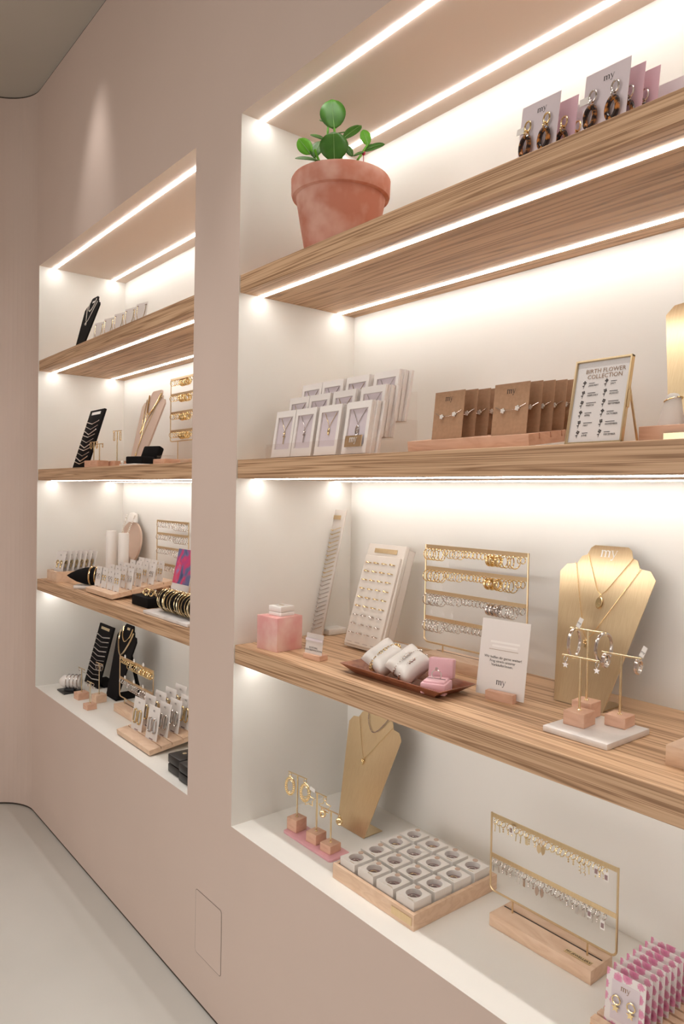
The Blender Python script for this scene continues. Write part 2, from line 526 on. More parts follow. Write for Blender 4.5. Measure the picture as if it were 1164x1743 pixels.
def necklace(label, M, pts, r, mt, pendant=None, smoothness=0, group=None, beads=0):
    t = thing('necklace', label, 'necklace', M @ T(pts[0][0], 0, pts[0][1]), group)
    ox, oz = pts[0]
    P = [(x - ox, -.0012 - r, h - oz) for x, h in pts]
    if smoothness:
        Q = []
        for k in range(len(P) - 1):
            p0, p1, p2, p3 = P[max(k - 1, 0)], P[k], P[k + 1], P[min(k + 2, len(P) - 1)]
            for s in range(smoothness):
                u = s / smoothness
                Q.append(tuple(.5 * (2 * p1[i] + (p2[i] - p0[i]) * u + (2 * p0[i] - 5 * p1[i] + 4 * p2[i] - p3[i]) * u * u + (3 * p1[i] - p0[i] - 3 * p2[i] + p3[i]) * u ** 3) for i in range(3)))
        P = Q + [P[-1]]
    if beads:
        b = MB()
        for a, c in zip(P, P[1:]):
            a, c = Vector(a), Vector(c)
            n = max(1, int((c - a).length / (beads * 2)))
            for i in range(n):
                p = a.lerp(c, i / n)
                b.ball((p.x, p.y - beads * .5, p.z), beads, 7)
        b.build('chain', mt, t)
    else:
        MB().tube(P, r, 5).build('chain', mt, t)
    low = min(P, key=lambda p: p[2])
    if pendant == 'oval':
        b = MB()
        b.ring((low[0], low[1] - .001, low[2] - .002), .002, .0006, 10, 5, 'y')
        b.lathe([(.0001, 0), (.0085, 0), (.0095, .0008), (.0085, .0018), (.0001, .0016)], 20, T(low[0], low[1], low[2] - .016) @ Matrix.Rotation(PI / 2, 4, 'X') @ Matrix.Diagonal((.75, 1.25, 1, 1)), False)
        b.build('pendant', mt, t)
    elif pendant == 'cluster':
        b = MB()
        for i in range(5):
            b.ball((low[0] + .0035 * math.cos(i * 1.26), low[1] - .0015, low[2] - .005 + .0035 * math.sin(i * 1.26)), .0022, 7)
        b.box(low[0] - .0015, low[0] + .0015, low[1] - .0012, low[1], low[2] - .016, low[2] - .008)
        b.build('pendant', mt, t)
    elif pendant == 'drop':
        MB().lathe([(.0002, 0), (.0028, -.004), (.004, -.010), (.0026, -.014), (.0002, -.0155)], 10, T(low[0], low[1] - .001, low[2])).build('pendant', mt, t)
    return t

def slant_board(name, label, x, y, z, lean, wd, ht, th, mt, footdepth, plate='brass', footmat=None, foot_h=.010):
    t = thing(name, label, 'display stand', T(x, y, z))
    L = T(0, 0, th * math.sin(R(lean))) @ Matrix.Rotation(-R(lean), 4, 'X')
    MB().box(-wd / 2, wd / 2, 0, th, 0, ht, L).build('board', mt, t, bevel=.0015)
    MB().box(-wd / 2 + .004, wd / 2 - .004, .03, footdepth, 0, foot_h).build('foot', footmat or mt, t, bevel=.001)
    if plate:
        MB().box(-wd * .30, wd * .30, -.0012, .0004, ht * .935 - .006, ht * .935 + .006, L).build('label_plate', plate, t, smooth=0)
    return T(x, y, z) @ L

def bracelet(label, M, wd, sag, r, mt, charm=None, group=None):
    t = thing('bracelet', label, 'bracelet', M, group)
    pts = [(-wd / 2 + wd * i / 10, -.0012 - r, -sag * (1 - (abs(i - 5) / 5) ** 1.05)) for i in range(11)]
    MB().tube(pts, r, 5).build('chain', mt, t)
    if charm:
        b = MB()
        if charm == 'bead':
            b.ball((0, -.0022, -sag), .0022, 8, 1.4)
        else:
            for i in range(3):
                b.ball(((i - 1) * .0034, -.002, -sag + abs(i - 1) * .0008), .0018, 6)
        b.build('charm', mt, t)
    return t

# earring meshes, hanging from the origin
EAR = {}
def ear_mesh(kind, mt):
    key = kind + mt
    if key in EAR:
        return EAR[key]
    b = MB()
    if kind == 'hoop':
        b.ring((0, 0, -.0100), .0098, .0010, 18, 6)
    elif kind == 'small':
        b.ring((0, 0, -.0074), .0072, .0012, 16, 6)
    elif kind == 'wide':
        b.ring((0, 0, -.0138), .0134, .0013, 20, 6)
    elif kind == 'chunky':
        b.ring((0, 0, -.0140), .0105, .0036, 18, 8)
    elif kind == 'tiny':
        b.ring((0, 0, -.0042), .004, .0008, 12, 5)
    elif kind == 'big':
        b.ring((0, 0, -.027), .0255, .0030, 34, 8)
    elif kind == 'square':
        P = rrect(-.011, .011, -.038, -.004, .004, 3)
        b.tube([(0, x, z) for x, z in P], .0016, 6, True)
    me = b.build('earring', mt).data
    o = [x for x in bpy.data.objects if x.data == me][0]
    bpy.data.objects.remove(o)
    EAR[key] = me
    return me
def earring(kind, mt, M, label, group):
    o = link('hoop_earring', ear_mesh(kind, mt), None, M)
    return tag(o, label, 'earring', group)

CH = {}
def charm_earring(kind, mt, M, label, group):
    """small hoop with a hanging charm"""
    key = (kind, mt)
    if key in CH:
        return dup(CH[key], M, label, group)
    t = thing('drop_earring', label, 'earring', M, group)
    MB().ring((0, 0, -.0058), .0058, .0010, 14, 5).build('hoop', mt, t)
    b = MB()
    if kind == 'star':
        P = []
        for i in range(10):
            a = PI / 2 + i * PI / 5
            rr = .0062 if i % 2 == 0 else .0028
            P.append((rr * math.cos(a), -.016 + rr * math.sin(a)))
        b.prism(P, -.0008, .0008)
    elif kind == 'bar':
        b.box(-.0009, .0009, -.0007, .0007, -.026, -.0092)
    elif kind == 'tag':
        b.prism(rrect(-.003, .003, -.026, -.0094, .001, 2), -.0006, .0006)
    elif kind == 'leaf':
        b.prism([(0, -.0094), (.0052, -.017), (.004, -.025), (0, -.030), (-.004, -.025), (-.0052, -.017)], -.0006, .0006)
    elif kind == 'twist':
        b.tube([(.0022 * math.sin(i * 1.1), .0022 * math.cos(i * 1.1), -.0094 - i * .0012) for i in range(20)], .0007, 5)
    else:
        for i in range(3):
            b.ball((0, 0, -.0115 - i * .0042), .0019, 7)
    b.build('charm', mt, t)
    CH[key] = t
    return t

def earring_stand(label, x0, x1, y, z0, top, bars, base, base_h=.026, plate=None, mt='brass'):
    """brass frame: two posts, slotted bars, a rod with round corners, two pegs in a wood base; returns bar heights"""
    xm = (x0 + x1) / 2
    t = thing('earring_stand', label, 'earring stand', T(xm, y, z0))
    a, c = x0 - xm, x1 - xm
    rod = top - z0 - .236 if len(bars) > 3 else top - z0 - .162
    rr = .012
    arc = [(a + rr - rr * math.cos(R(k)), 0, rod + rr - rr * math.sin(R(k))) for k in range(0, 91, 15)]
    arc2 = [(c - rr + rr * math.sin(R(k)), 0, rod + rr - rr * math.cos(R(k))) for k in range(0, 91, 15)]
    MB().tube([(a, 0, top - z0)] + arc + arc2 + [(c, 0, top - z0)], .0021, 8).build('frame', mt, t)
    for zb in bars:
        MB().box(a, c, -.0008, .0008, zb - z0 - .0088, zb - z0).build('bar', mt, t, smooth=0)
    for px in (base[0] - xm + .03, base[1] - xm - .03):
        MB().tube([(px, 0, base_h - .002), (px, 0, rod)], .0018, 8).build('peg', mt, t)
    bw = MB().box(base[0] - xm, base[1] - xm, base[2] - y, base[3] - y, 0, base_h).build('base', 'pale_beech' if mt == 'brass' else 'beech', t, bevel=.001)
    MB().box(base[0] - xm + .004, base[1] - xm - .004, .006, .009, base_h - .001, base_h + .0003).build('slot', 'shadow_gap', t, smooth=0)
    if plate:
        MB().box(plate[0] - xm, plate[1] - xm, base[2] - y + .012, base[2] - y + .024, base_h, base_h + .0008).build('label_plate', 'brass', t, smooth=0)
        lettering('MY JEWELLERY', .0078, 'ink', t, T((plate[0] + plate[1]) / 2 - xm, base[2] - y + .0155, base_h + .001) @ Matrix.Rotation(-PI / 2, 4, 'X'))
    return t

ORD = 'first second third fourth fifth sixth seventh eighth ninth tenth eleventh twelfth thirteenth fourteenth fifteenth sixteenth'.split()
def hang_row(spec, x0, x1, y, z, where, n, rnd=.25):
    """n earrings spaced along a bar; spec = list of (share, kind, material, word)"""
    pick = []
    for sh, kind, mt, word in spec:
        pick += [(kind, mt, word)] * max(1, round(sh * n))
    pick = (pick * 2)[:n]
    seen = {}
    for i in range(n):
        kind, mt, word = pick[i]
        x = x0 + (x1 - x0) * (i + .5) / n + random.uniform(-.0015, .0015)
        M = T(x, y - .0025, z - .005) @ Matrix.Rotation(random.uniform(-rnd, rnd) - .10, 4, 'Z') @ Matrix.Rotation(random.uniform(-.12, .12), 4, 'X')
        q = seen[word] = seen.get(word, 0) + 1
        lab = '%s %s %s' % (ORD[q - 1], word.replace(' hoop earring', ' hoop').replace(' drop earring', ' drop'), where)
        grp = '%s %s' % (word.split(' earring')[0], where)
        if kind in ('star', 'bar', 'tag', 'leaf', 'twist', 'beads'):
            charm_earring(kind, mt, M, lab, grp)
        else:
            earring(kind, mt, M, lab, grp)

def tee_stand(label, x, y, z, blk, bh, ht, bw, rz=0, mt='beech', group=None, metal='pale_gold'):
    t = thing('earring_tee_stand', label, 'earring stand', T(x, y, z) @ Matrix.Rotation(R(rz), 4, 'Z'), group)
    MB().box(-blk / 2, blk / 2, -blk / 2, blk / 2, 0, bh).build('block', mt, t, bevel=.0008, seg=1)
    MB().tube([(0, 0, bh), (0, 0, ht)], .0022, 8).build('pole', metal, t)
    MB().lathe([(.004, 0), (.004, .001), (.0022, .0025)], 12, T(0, 0, bh)).build('collar', metal, t)
    MB().tube([(-bw / 2, 0, ht), (bw / 2, 0, ht)], .0017, 8).build('crossbar', metal, t)
    return T(x, y, z) @ Matrix.Rotation(R(rz), 4, 'Z')

# ================================================================ RIGHT NICHE, top shelf
PX, PY = .25, .130
pot = thing('potted_plant', 'green rubber plant in a weathered terracotta pot on the top shelf', 'plant', T(PX, PY, S1))
MB().lathe([(.092, 0), (.100, .003), (.104, .012), (.098, .012), (.094, .005), (.001, .005)], 40, caps=False).build('saucer', 'terracotta', pot)
MB().lathe([(.001, .006), (.080, .006), (.083, .010), (.108, .150), (.117, .152), (.119, .158), (.120, .192), (.117, .197), (.111, .197), (.108, .190), (.104, .165), (.001, .165)], 48, caps=False).build('pot', 'terracotta', pot)
MB().lathe([(.001, .170), (.105, .168)], 32, caps=False).build('soil', 'soil', pot)
def leaf(base, tip, width, nrm, mt, fold=.15, curl=.1):
    B_, T_ = Vector(base), Vector(tip)
    ax = T_ - B_
    L_ = ax.length
    ax.normalize()
    nv = Vector(nrm)
    nv = (nv - ax * nv.dot(ax)).normalized()
    sd = ax.cross(nv)
    vs, fs = [], []
    n = 10
    for i in range(n + 1):
        u = i / n
        wd = width * .5 * (math.sin(PI * min(1, u ** 1.0)) ** .55 if 0 < u < 1 else .05)
        c = B_ + ax * (L_ * u) - nv * (curl * L_ * u * u)
        for k in (-1, -.5, 0, .5, 1):
            vs.append(tuple(c + sd * (wd * k) + nv * (abs(k) * wd * fold)))
    for i in range(n):
        for k in range(4):
            a = i * 5 + k
            fs.append((a, a + 1, a + 6, a + 5))
    b = MB().add(vs, fs)
    o = b.build('leaf', mt, pot, smooth=60)
    sol = o.modifiers.new('thickness', 'SOLIDIFY')
    sol.thickness = .0012
    vn = MB().tube([tuple(B_ + ax * (L_ * u) - nv * (curl * L_ * u * u) + nv * .0012) for u in (0, .2, .4, .6, .8, .95)], .0009, 5, taper=[1.2, 1, .8, .6, .4, .2])
    vn.build('vein', 'leaf_vein', o)
# leaves: (dr right of pot axis seen from the front, dz above rim, dd towards viewer)
rv, dv = Vector((.632, .775, 0)), Vector((.775, -.632, 0))
def lp(r_, z_, d_):
    p = rv * r_ + dv * d_
    return (p.x, p.y, .197 + z_)
for ba, ti, wd, nr, mt in (
        ((-.018, .114, .02), (-.026, .188, .02), .062, (.75, -.65, -.12), 'leaf_green'),
        ((-.016, .024, .05), (-.019, .090, .06), .068, (.75, -.65, .05), 'leaf_green'),
        ((-.074, .058, .01), (-.103, .094, .015), .036, (.75, -.65, .1), 'leaf_bright'),
        ((-.065, .046, .02), (-.052, .100, .0), .034, (.6, -.8, .2), 'leaf_green'),
        ((-.052, .034, .03), (-.107, .036, .05), .024, (.5, -.45, .75), 'leaf_green'),
        ((-.043, .108, -.02), (-.077, .129, -.03), .020, (.3, -.5, .85), 'leaf_green'),
        ((.004, .101, .0), (.047, .150, -.02), .028, (.7, -.7, .4), 'leaf_green'),
        ((-.010, .118, -.01), (.015, .131, -.02), .018, (.3, -.4, .85), 'leaf_green'),
        ((.011, .075, .02), (.026, .048, .03), .017, (.6, -.7, .3), 'leaf_green'),
        ((.064, .087, 0), (.051, .126, 0), .026, (.75, -.65, .2), 'leaf_bright'),
        ((.054, .073, 0), (.101, .085, .02), .024, (.6, -.6, .5), 'leaf_green'),
        ((.062, .091, -.01), (.087, .101, -.02), .017, (.4, -.5, .8), 'leaf_green'),
        ((.028, .051, .02), (.053, .059, .03), .016, (.5, -.5, .7), 'leaf_green'),
        ((-.034, .150, -.03), (-.052, .178, -.06), .024, (.4, .0, .9), 'leaf_green')):
    leaf(lp(*ba), lp(*ti), wd, nr, mt)
for P in ([(0, -.03, .0), (-.012, .05, .01), (-.018, .116, .02)], [(-.02, -.03, .01), (-.06, .04, .01), (-.074, .072, .01)], [(.03, -.03, .01), (.035, .04, .01), (.064, .09, 0)],
          [(0, -.02, 0), (.0, .05, 0), (.004, .102, 0)], [(-.02, -.03, 0), (-.036, .09, -.02), (-.034, .152, -.03)], [(-.03, -.03, .01), (-.05, .03, .02), (-.064, .065, .02)]):
    MB().tube([lp(*p) for p in P], .003, 6).build('stem', 'leaf_bright', pot)
pick = thing('plant_pin', 'magenta ball-headed pin stuck in the plant pot', 'pin', T(PX, PY, S1) @ T(*lp(.053, .022, .02)))
MB().tube([(0, 0, -.01), (0, 0, .034)], .0009, 6).build('stick', 'pink_plastic', pick)
MB().ball((0, 0, .036), .0048, 10).build('head', 'pink_plastic', pick)

def tortoise_card(label, x, y, mt, logo_on, face, both=True, group='tortoiseshell earring cards', wd=.077, ht=.118):
    t = thing('earring_card', label, 'earring card', frame(x, y, S1, 8), group)
    MB().box(-wd / 2, wd / 2, -.0004, .0004, 0, ht).build('card', face, t, smooth=0)
    if logo_on:
        logo(.0075, 'ink', t, T(.004, -.0007, ht - .022))
    for k, ex in enumerate((-.019, .019) if both else (-.019,)):
        e = MB().ring((ex, -.006, ht - .044), .0085, .0016, 20, 6, 'y', .7, 1.15).build('earring', mt, t)
        MB().ring((ex, -.007, ht - .058), .0060, .0015, 16, 6, 'x', 1, 1.1).build('link', mt, e)
        MB().ring((ex, -.008, ht - .080), .0115, .0042, 20, 8, 'y', .75, 1.5).build('tortoise_link', 'tortoise', e)
    if both:
        MB().box(-wd / 2 - .004, -wd / 2 + .014, -.005, -.0045, ht - .052, ht - .040).build('price_tag', 'white_lacquer', t, smooth=0)
tortoise_card('white card with gold and tortoiseshell link earrings, front of the left group', .872, .050, 'gold', True, 'lilac_card')
tortoise_card('pink card just behind the gold tortoiseshell earring card', .884, .082, 'gold', False, 'pink_card')
tortoise_card('rearmost pink card behind the gold tortoiseshell earring card', .890, .112, 'gold', False, 'lilac_card')
tortoise_card('white card with silver and tortoiseshell link earrings, front of the right group', .997, .048, 'silver', True, 'lilac_card')
tortoise_card('pink card directly behind the silver tortoiseshell earring card', 1.004, .078, 'silver', False, 'pink_card')
tortoise_card('third pink card behind the silver tortoiseshell earring card', 1.014, .104, 'silver', False, 'pink_card')
tortoise_card('pale card at the back of the silver tortoiseshell group', 1.030, .150, 'pale_gold', False, 'lilac_card', ht=.112)
tortoise_card('pale card at the right frame edge behind the silver earring cards', 1.066, .180, 'pale_gold', False, 'lilac_card', ht=.118)

# ================================================================ RIGHT NICHE, middle shelf
rack = thing('acrylic_riser', 'clear acrylic three-step riser holding white necklace boxes', 'display riser', T(.25, .04, S2))
ax0, ax1 = -.176, .212
for k in range(3):
    y0, zb = .004 + .040 * k, .004 + .038 * k
    MB().box(ax0, ax1, y0, y0 + .040, zb - .003, zb).build('step', 'acrylic', rack, smooth=0)
    MB().box(ax0, ax1, y0 - .002, y0, zb - .003, zb + .034).build('lip', 'acrylic', rack, smooth=0)
for sx in (ax0 - .003, ax1):
    MB().prism([(0, 0), (.15, 0), (.15, .085), (.09, .085), (.05, .05), (0, .03)], sx, sx + .003, Matrix(((0, 1, 0, 0), (1, 0, 0, .002), (0, 0, 1, 0), (0, 0, 0, 1)))).build('side', 'acrylic', rack, smooth=0)
MB().box(ax0, ax1, .149, .152, 0, .150).build('back', 'acrylic', rack, smooth=0)
NB = {}
def necklace_box(x, y, z, label, metal='silver', pend='oval', lean=9, group='white necklace boxes on the riser', plain=False):
    key = (metal, pend, plain)
    M = frame(x, y, z, lean)
    if key in NB:
        return dup(NB[key], M, label, group)
    W_, H_, D_ = .0415, .118, .0058
    t = thing('necklace_box', label, 'box', M, group)
    b = MB()
    fw = .010
    if plain:
        b.box(-W_, W_, -.001, D_, 0, H_)
    else:
        b.box(-W_, -W_ + fw, 0, D_, 0, H_).box(W_ - fw, W_, 0, D_, 0, H_).box(-W_ + fw, W_ - fw, 0, D_, 0, .020).box(-W_ + fw, W_ - fw, 0, D_, H_ - .016, H_)
    b.build('body', 'white_card', t, smooth=0)
    if not plain:
        MB().box(-W_ + fw, W_ - fw, .0045, .0055, .020, H_ - .016).build('insert', 'lilac_card', t, smooth=0)
        MB().tube([(-.022, .0036, .100), (-.008, .0032, .080), (0, .003, .066), (.008, .0032, .080), (.022, .0036, .100)], .0007, 5).build('chain', metal, t)
        b = MB()
        if pend == 'oval':
            b.ring((0, .003, .052), .0075, .0016, 16, 6, 'y', .65, 1.5)
            b.ball((0, .003, .052), .004, 8, .8, .5, 1.6)
        elif pend == 'cross':
            b.box(-.0011, .0011, .002, .004, .034, .066).box(-.005, .005, .002, .004, .052, .0545)
            b.ball((0, .003, .061), .0035, 8)
        else:
            b.ball((0, .003, .056), .005, 10, .75, .6, 1.9)
        b.build('pendant', metal, t)
        MB().box(-W_ + fw - .001, W_ - fw + .001, .0008, .0012, .019, H_ - .015).build('window', 'film', t, smooth=0)
    NB[key] = t
    return t
col_x = (.128, .213, .308, .410)
kinds = (('pale_gold', 'cross'), ('silver', 'cross'), ('gold', 'drop'), ('silver', 'oval'))
rowname = ('front', 'second', 'rear')
pos = ('far left', 'second from left', 'third from left', 'right-hand')
for r_ in range(3):
    for c_ in range(4):
        z = S2 + .0054 + .038 * r_
        y = .048 + .040 * r_
        x = col_x[c_] - .0 * r_
        lab = '%s white necklace box in the %s row of the acrylic riser' % (pos[c_], rowname[r_])
        necklace_box(x, y, z, lab, *kinds[c_])
        for k in range(4 if c_ == 3 else 2):
            necklace_box(x + (.0030 * k * (k % 2) if c_ == 3 else .001 * k), y + .0068 * (k + 1), z, '%s white box behind the %s box in the %s riser row' % (('first', 'second', 'third', 'fourth')[k], pos[c_], rowname[r_]), 'silver', 'oval', 9 + (k + 1) * .4, 'plain boxes stacked on the riser', True)
pl = thing('gold_name_plate', 'small gold name plate leaning on the right-hand necklace box', 'name plate', frame(.412, .0478, S2 + .024, 9))
MB().box(-.0285, .0275, -.0028, -.001, -.004, .021).build('plate', 'brass', pl, smooth=0)
logo(.0105, 'white_ink', pl, T(.001, -.0032, .006))

kr = thing('slanted_card_rack', 'slanted beech rack holding brown kraft bracelet cards', 'card rack', T(.728, .050, S2))
KL = Matrix.Rotation(R(7.5), 4, 'X')
ys_ = [0, .033, .066, .099, .132, .165, .198]
b = MB()
b.box(-.146, .146, 0, .235, .004, .014, KL)
for a in ys_:
    b.box(-.146, .146, a, a + .029, .0138, .024, KL)
b.build('board', 'beech', kr, smooth=0)
for sx in (-.13, .115):
    MB().box(sx, sx + .015, .20, .225, 0, .032).build('leg', 'beech', kr, smooth=0)
KC = None
def kraft_card(x, k, label, lean=6):
    global KC
    p = Matrix.Translation((.728, .050, S2)) @ KL @ Vector((x - .728, ys_[k] + .031, .0145))
    M = frame(p.x, p.y, p.z, lean)
    if KC:
        return dup(KC, M, label)
    t = thing('bracelet_card', label, 'bracelet card', M, 'kraft cards in the slanted rack')
    MB().box(-.039, .039, -.0004, .0004, 0, .104).build('card', 'kraft', t, smooth=0)
    logo(.0078, 'ink', t, T(0, -.0007, .085))
    MB().tube([(-.034, -.001, .062), (-.018, -.0015, .054), (.012, -.0015, .055), (.034, -.001, .064)], .0006, 5).build('chain', 'silver', t)
    for fx, fz in ((-.015, .0535), (.017, .0565)):
        b = MB()
        for i in range(5):
            b.ball((fx + .0032 * math.cos(i * 1.257), -.003, fz + .0032 * math.sin(i * 1.257)), .0021, 7)
        b.ball((fx, -.0036, fz), .0016, 6)
        b.build('flower_charm', 'white_lacquer', t)
    MB().box(-.018, .018, -.0006, -.0005, .0085, .0093).build('fine_print', 'bronze_ink', t, smooth=0)
    KC = t
    return t
for k, w_ in ((0, 'front'), (1, 'second'), (2, 'third'), (3, 'fourth')):
    kraft_card(.656 + .004 * k, k + 0, '%s kraft bracelet card of the left row in the slanted rack' % w_)
for k, w_ in ((0, 'front'), (1, 'second'), (2, 'third'), (3, 'fourth'), (4, 'fifth'), (5, 'rearmost')):
    kraft_card(.806 + .003 * k, k, '%s kraft bracelet card of the right row in the slanted rack' % w_)

FM = frame(1.004, .034, S2 + .001, 12)
fr_ = thing('easel_chart', 'birth flower collection chart in a slim brass easel frame', 'chart', FM)
fw, fh = .0485, .138
b = MB()
b.box(-fw, -fw + .003, -.004, .004, 0, fh).box(fw - .003, fw, -.004, .004, 0, fh).box(-fw, fw, -.004, .004, 0, .003).box(-fw, fw, -.004, .004, fh - .003, fh)
b.build('frame', 'brass', fr_, smooth=0, bevel=.0004, seg=1)
pg = MB().box(-fw + .003, fw - .003, .0005, .0015, .003, fh - .003).build('chart', 'white_card', fr_, smooth=0)
lettering('BIRTH FLOWER\nCOLLECTION', .0098, 'bronze_ink', pg, T(.004, -.0002, fh - .022), line=.95)
for c_, (mx, names) in enumerate(((-.022, ('JANUARY', 'FEBRUARY', 'MARCH', 'APRIL', 'MAY', 'JUNE')), (.016, ('JULY', 'AUGUST', 'SEPTEMBER', 'OCTOBER', 'NOVEMBER', 'DECEMBER')))):
    for i, nm in enumerate(names):
        zz = .098 - i * .0163
        lettering(nm, .0040, 'ink', pg, T(mx, -.0002, zz - .0035), align='LEFT')
        b = MB()
        b.box(mx, mx + .010 + (i * 7 % 5) * .0018, -.0003, -.0002, zz + .0012, zz + .0022)
        b.build('fine_print', 'ink', pg, smooth=0)
        b = MB()
        b.tube([(mx - .009, 0, zz - .006), (mx - .0078, 0, zz), (mx - .0075 + .001 * (i % 3), 0, zz + .004)], .0003, 4)
        for q in range(4):
            b.ball((mx - .0075 + .0018 * math.cos(q * 1.6 + i), -.0001, zz + .0035 + .0018 * math.sin(q * 1.6 + i)), .0013, 6, 1, .1, 1)
        b.ball((mx - .0095, -.0001, zz - .002), .0014, 6, 1.4, .1, .6)
        b.build('flower_drawing', 'ink', pg, smooth=0)
MB().box(-fw + .0025, fw - .0025, -.0012, -.0006, .0025, fh - .0025).build('glass', 'film', fr_, smooth=0)
lg = MB().box(fw - .010, fw - .007, .0, .0022, 0, .098, T(0, .058, .014) @ Matrix.Rotation(R(30), 4, 'X'))
lg.build('easel_leg', 'brass', fr_, smooth=0)
MB().box(fw - .001, fw + .0022, -.002, .003, .055, .082).build('hinge', 'brass', fr_, smooth=0)

bb = thing('display_block', 'beech block with pale brass plate carrying white ring cones', 'display base', T(1.15, .10, S2))
MB().box(-.108, .11, 0, .10, 0, .030).build('block', 'beech', bb, smooth=0, bevel=.001)
MB().box(-.066, -.0, -.006, -.0002, .0, .018).build('label_plate', 'pale_gold', bb, smooth=0, bevel=.001)
for cx, lab in ((1.076, 'white ring cone with a gold ring on the beech block'), (1.128, 'white ring cone at the right frame edge on the beech block')):
    t = thing('ring_cone', lab, 'ring holder', T(cx, .135, S2 + .030))
    MB().lathe([(.0205, 0), (.0206, .002), (.0115, .042), (.010, .048), (.006, .0515), (.001, .0525)], 28, Matrix.Rotation(R(4), 4, 'Y')).build('cone', 'white_satin', t, smooth=50)
    r_ = thing('ring', 'gold ring slipped over the %s ring cone' % ('left' if cx < 1.1 else 'right'), 'ring', T(cx + .003, .135, S2 + .030 + .0420) @ Matrix.Rotation(R(-14), 4, 'Y'))
    MB().ring((0, 0, 0), .0135, .0011, 24, 6, 'z').build('band', 'gold', r_)
    MB().ball((.009, -.0105, .0), .0024, 8).build('stone', 'pearl', r_)
bust('necklace_bust', 'brushed brass necklace bust at the right end of the middle shelf', 1.088, .21, S2 + .0005, 17, 'brass', .98, .10)

# ================================================================ RIGHT NICHE, lowest shelf
cube = thing('pink_stone_cube', 'mottled pink stone cube at the left end of the lowest shelf', 'display cube', T(.098, .076, S3))
MB().box(-.040, .040, -.042, .042, 0, .0855, Matrix.Rotation(R(6), 4, 'Z')).build('block', 'pink_stone', cube, bevel=.0012)
wb = thing('ring_box', 'small closed white ring box on the pink stone cube', 'box', T(.100, .080, S3 + .0857) @ Matrix.Rotation(R(8), 4, 'Z'))
MB().box(-.0235, .0235, -.0235, .0235, 0, .010).build('base', 'white_lacquer', wb, bevel=.0015)
MB().box(-.0235, .0235, -.0235, .0235, .0108, .0245).build('lid', 'white_lacquer', wb, bevel=.0015)
MB().box(-.008, .008, -.003, .003, .0246, .0250).build('print', 'pale_gold', wb, smooth=0)

ab = thing('notice_stand', 'small clear notice in a beech block beside the pink cube', 'sign', T(.2475, .0785, S3) @ Matrix.Rotation(R(7), 4, 'Z'))
MB().box(-.0285, .0285, -.014, .014, 0, .0125).build('block', 'beech', ab, smooth=0, bevel=.0006, seg=1)
L = T(0, -.008, .009) @ Matrix.Rotation(-R(8), 4, 'X')
MB().box(-.031, .029, -.0008, .0008, -.004, .053, L).build('acrylic_sheet', 'acrylic', ab, smooth=0)
MB().box(-.030, .028, .0009, .0012, -.003, .052, L).build('paper', 'white_card', ab, smooth=0)
MB().box(-.030, .028, -.0013, -.0009, .034, .040, L).build('pink_band', 'lilac_card', ab, smooth=0)
lettering('ACHTUNG\nVIDEOÜBERWACHUNG', .0058, 'ink', ab, L @ T(-.001, -.0012, .0165), line=1.0)

bracket = slant_board('bracelet_board', 'tall slanted ivory board with rows of thin bracelets', .008, .250, S3 + .0008, 13, .080, .360, .006, 'linen', .095, footmat='white_lacquer', foot_h=.016)
for i in range(24):
    mt = ('gold', 'gold', 'pale_gold', 'gold', 'pale_gold')[i % 5] if i < 12 else 'silver'
    wd = 'gold' if i < 12 else 'silver'
    bracelet('%s thin %s bracelet from the top on the tall ivory board' % (ORD[i % 12], wd), bracket @ T(0, 0, .308 - i * .0122), .070, .010 + .004 * (i / 24), .0010, mt, ('bead', 'trio', None)[i % 3], '%s bracelets on the ivory board' % wd)
rb = slant_board('ring_board', 'slanted ivory ring board with four columns of rings', .247, .226, S3 + .0008, 17.5, .142, .276, .012, 'cream_leather', .115, footmat='white_lacquer', foot_h=.010)
par = [o for o in bpy.data.objects if o.get('label') == 'slanted ivory ring board with four columns of rings'][0]
RBL = T(0, 0, .012 * math.sin(R(17.5))) @ Matrix.Rotation(-R(17.5), 4, 'X')
MB().box(-.066, .066, -.0075, .0005, .006, .243, RBL).build('padded_face', 'cream_leather', par, bevel=.003)
MB().box(-.071, -.0705, .012, .034, .012, .27, RBL).box(.0705, .071, .012, .034, .012, .27, RBL).box(-.071, .071, .0335, .034, .012, .27, RBL).box(-.071, .071, .012, .034, .2695, .27, RBL).build('casing', 'cream_leather', par, smooth=0)
for r_ in range(10):
    zz = .222 - r_ * .0232
    for c_ in range(4):
        xx = -.045 + c_ * .030
        sl = MB().box(xx - .009, xx + .009, -.0079, -.0074, zz - .0004, zz + .0004, RBL).build('ring_slot', 'mauve', par, smooth=0)
        if r_ < 9:
            mt = 'gold' if r_ < 6 else 'silver'
            t = thing('ring', '%s ring, %s from left in the %s row of the ivory ring board' % (mt, ORD[c_], ORD[r_]), 'ring', rb @ T(xx, -.0078, zz), '%s rings on the ring board' % mt)
            MB().ring((0, 0, 0), .0085, .0014, 12, 5, 'z', 1, .9, None, PI, 2 * PI).build('band', mt, t)
            k = (r_ * 3 + c_ * 5) % 4
            b = MB()
            if k == 0:
                b.ball((0, -.0080, .0005), 0.0026, 7)
            elif k == 1:
                b.ball((-.0022, -.0075, .0003), 0.0020, 6).ball((.0022, -.0075, .0003), 0.0020, 6)
            elif k == 2:
                b.ball((0, -.0080, 0), 0.0021, 6, 2.2, .8, .9)
            else:
                b.ball((0, -.0080, .0008), 0.0017, 6, 1, 1, 1.6)
            b.build('stone', mt, t)

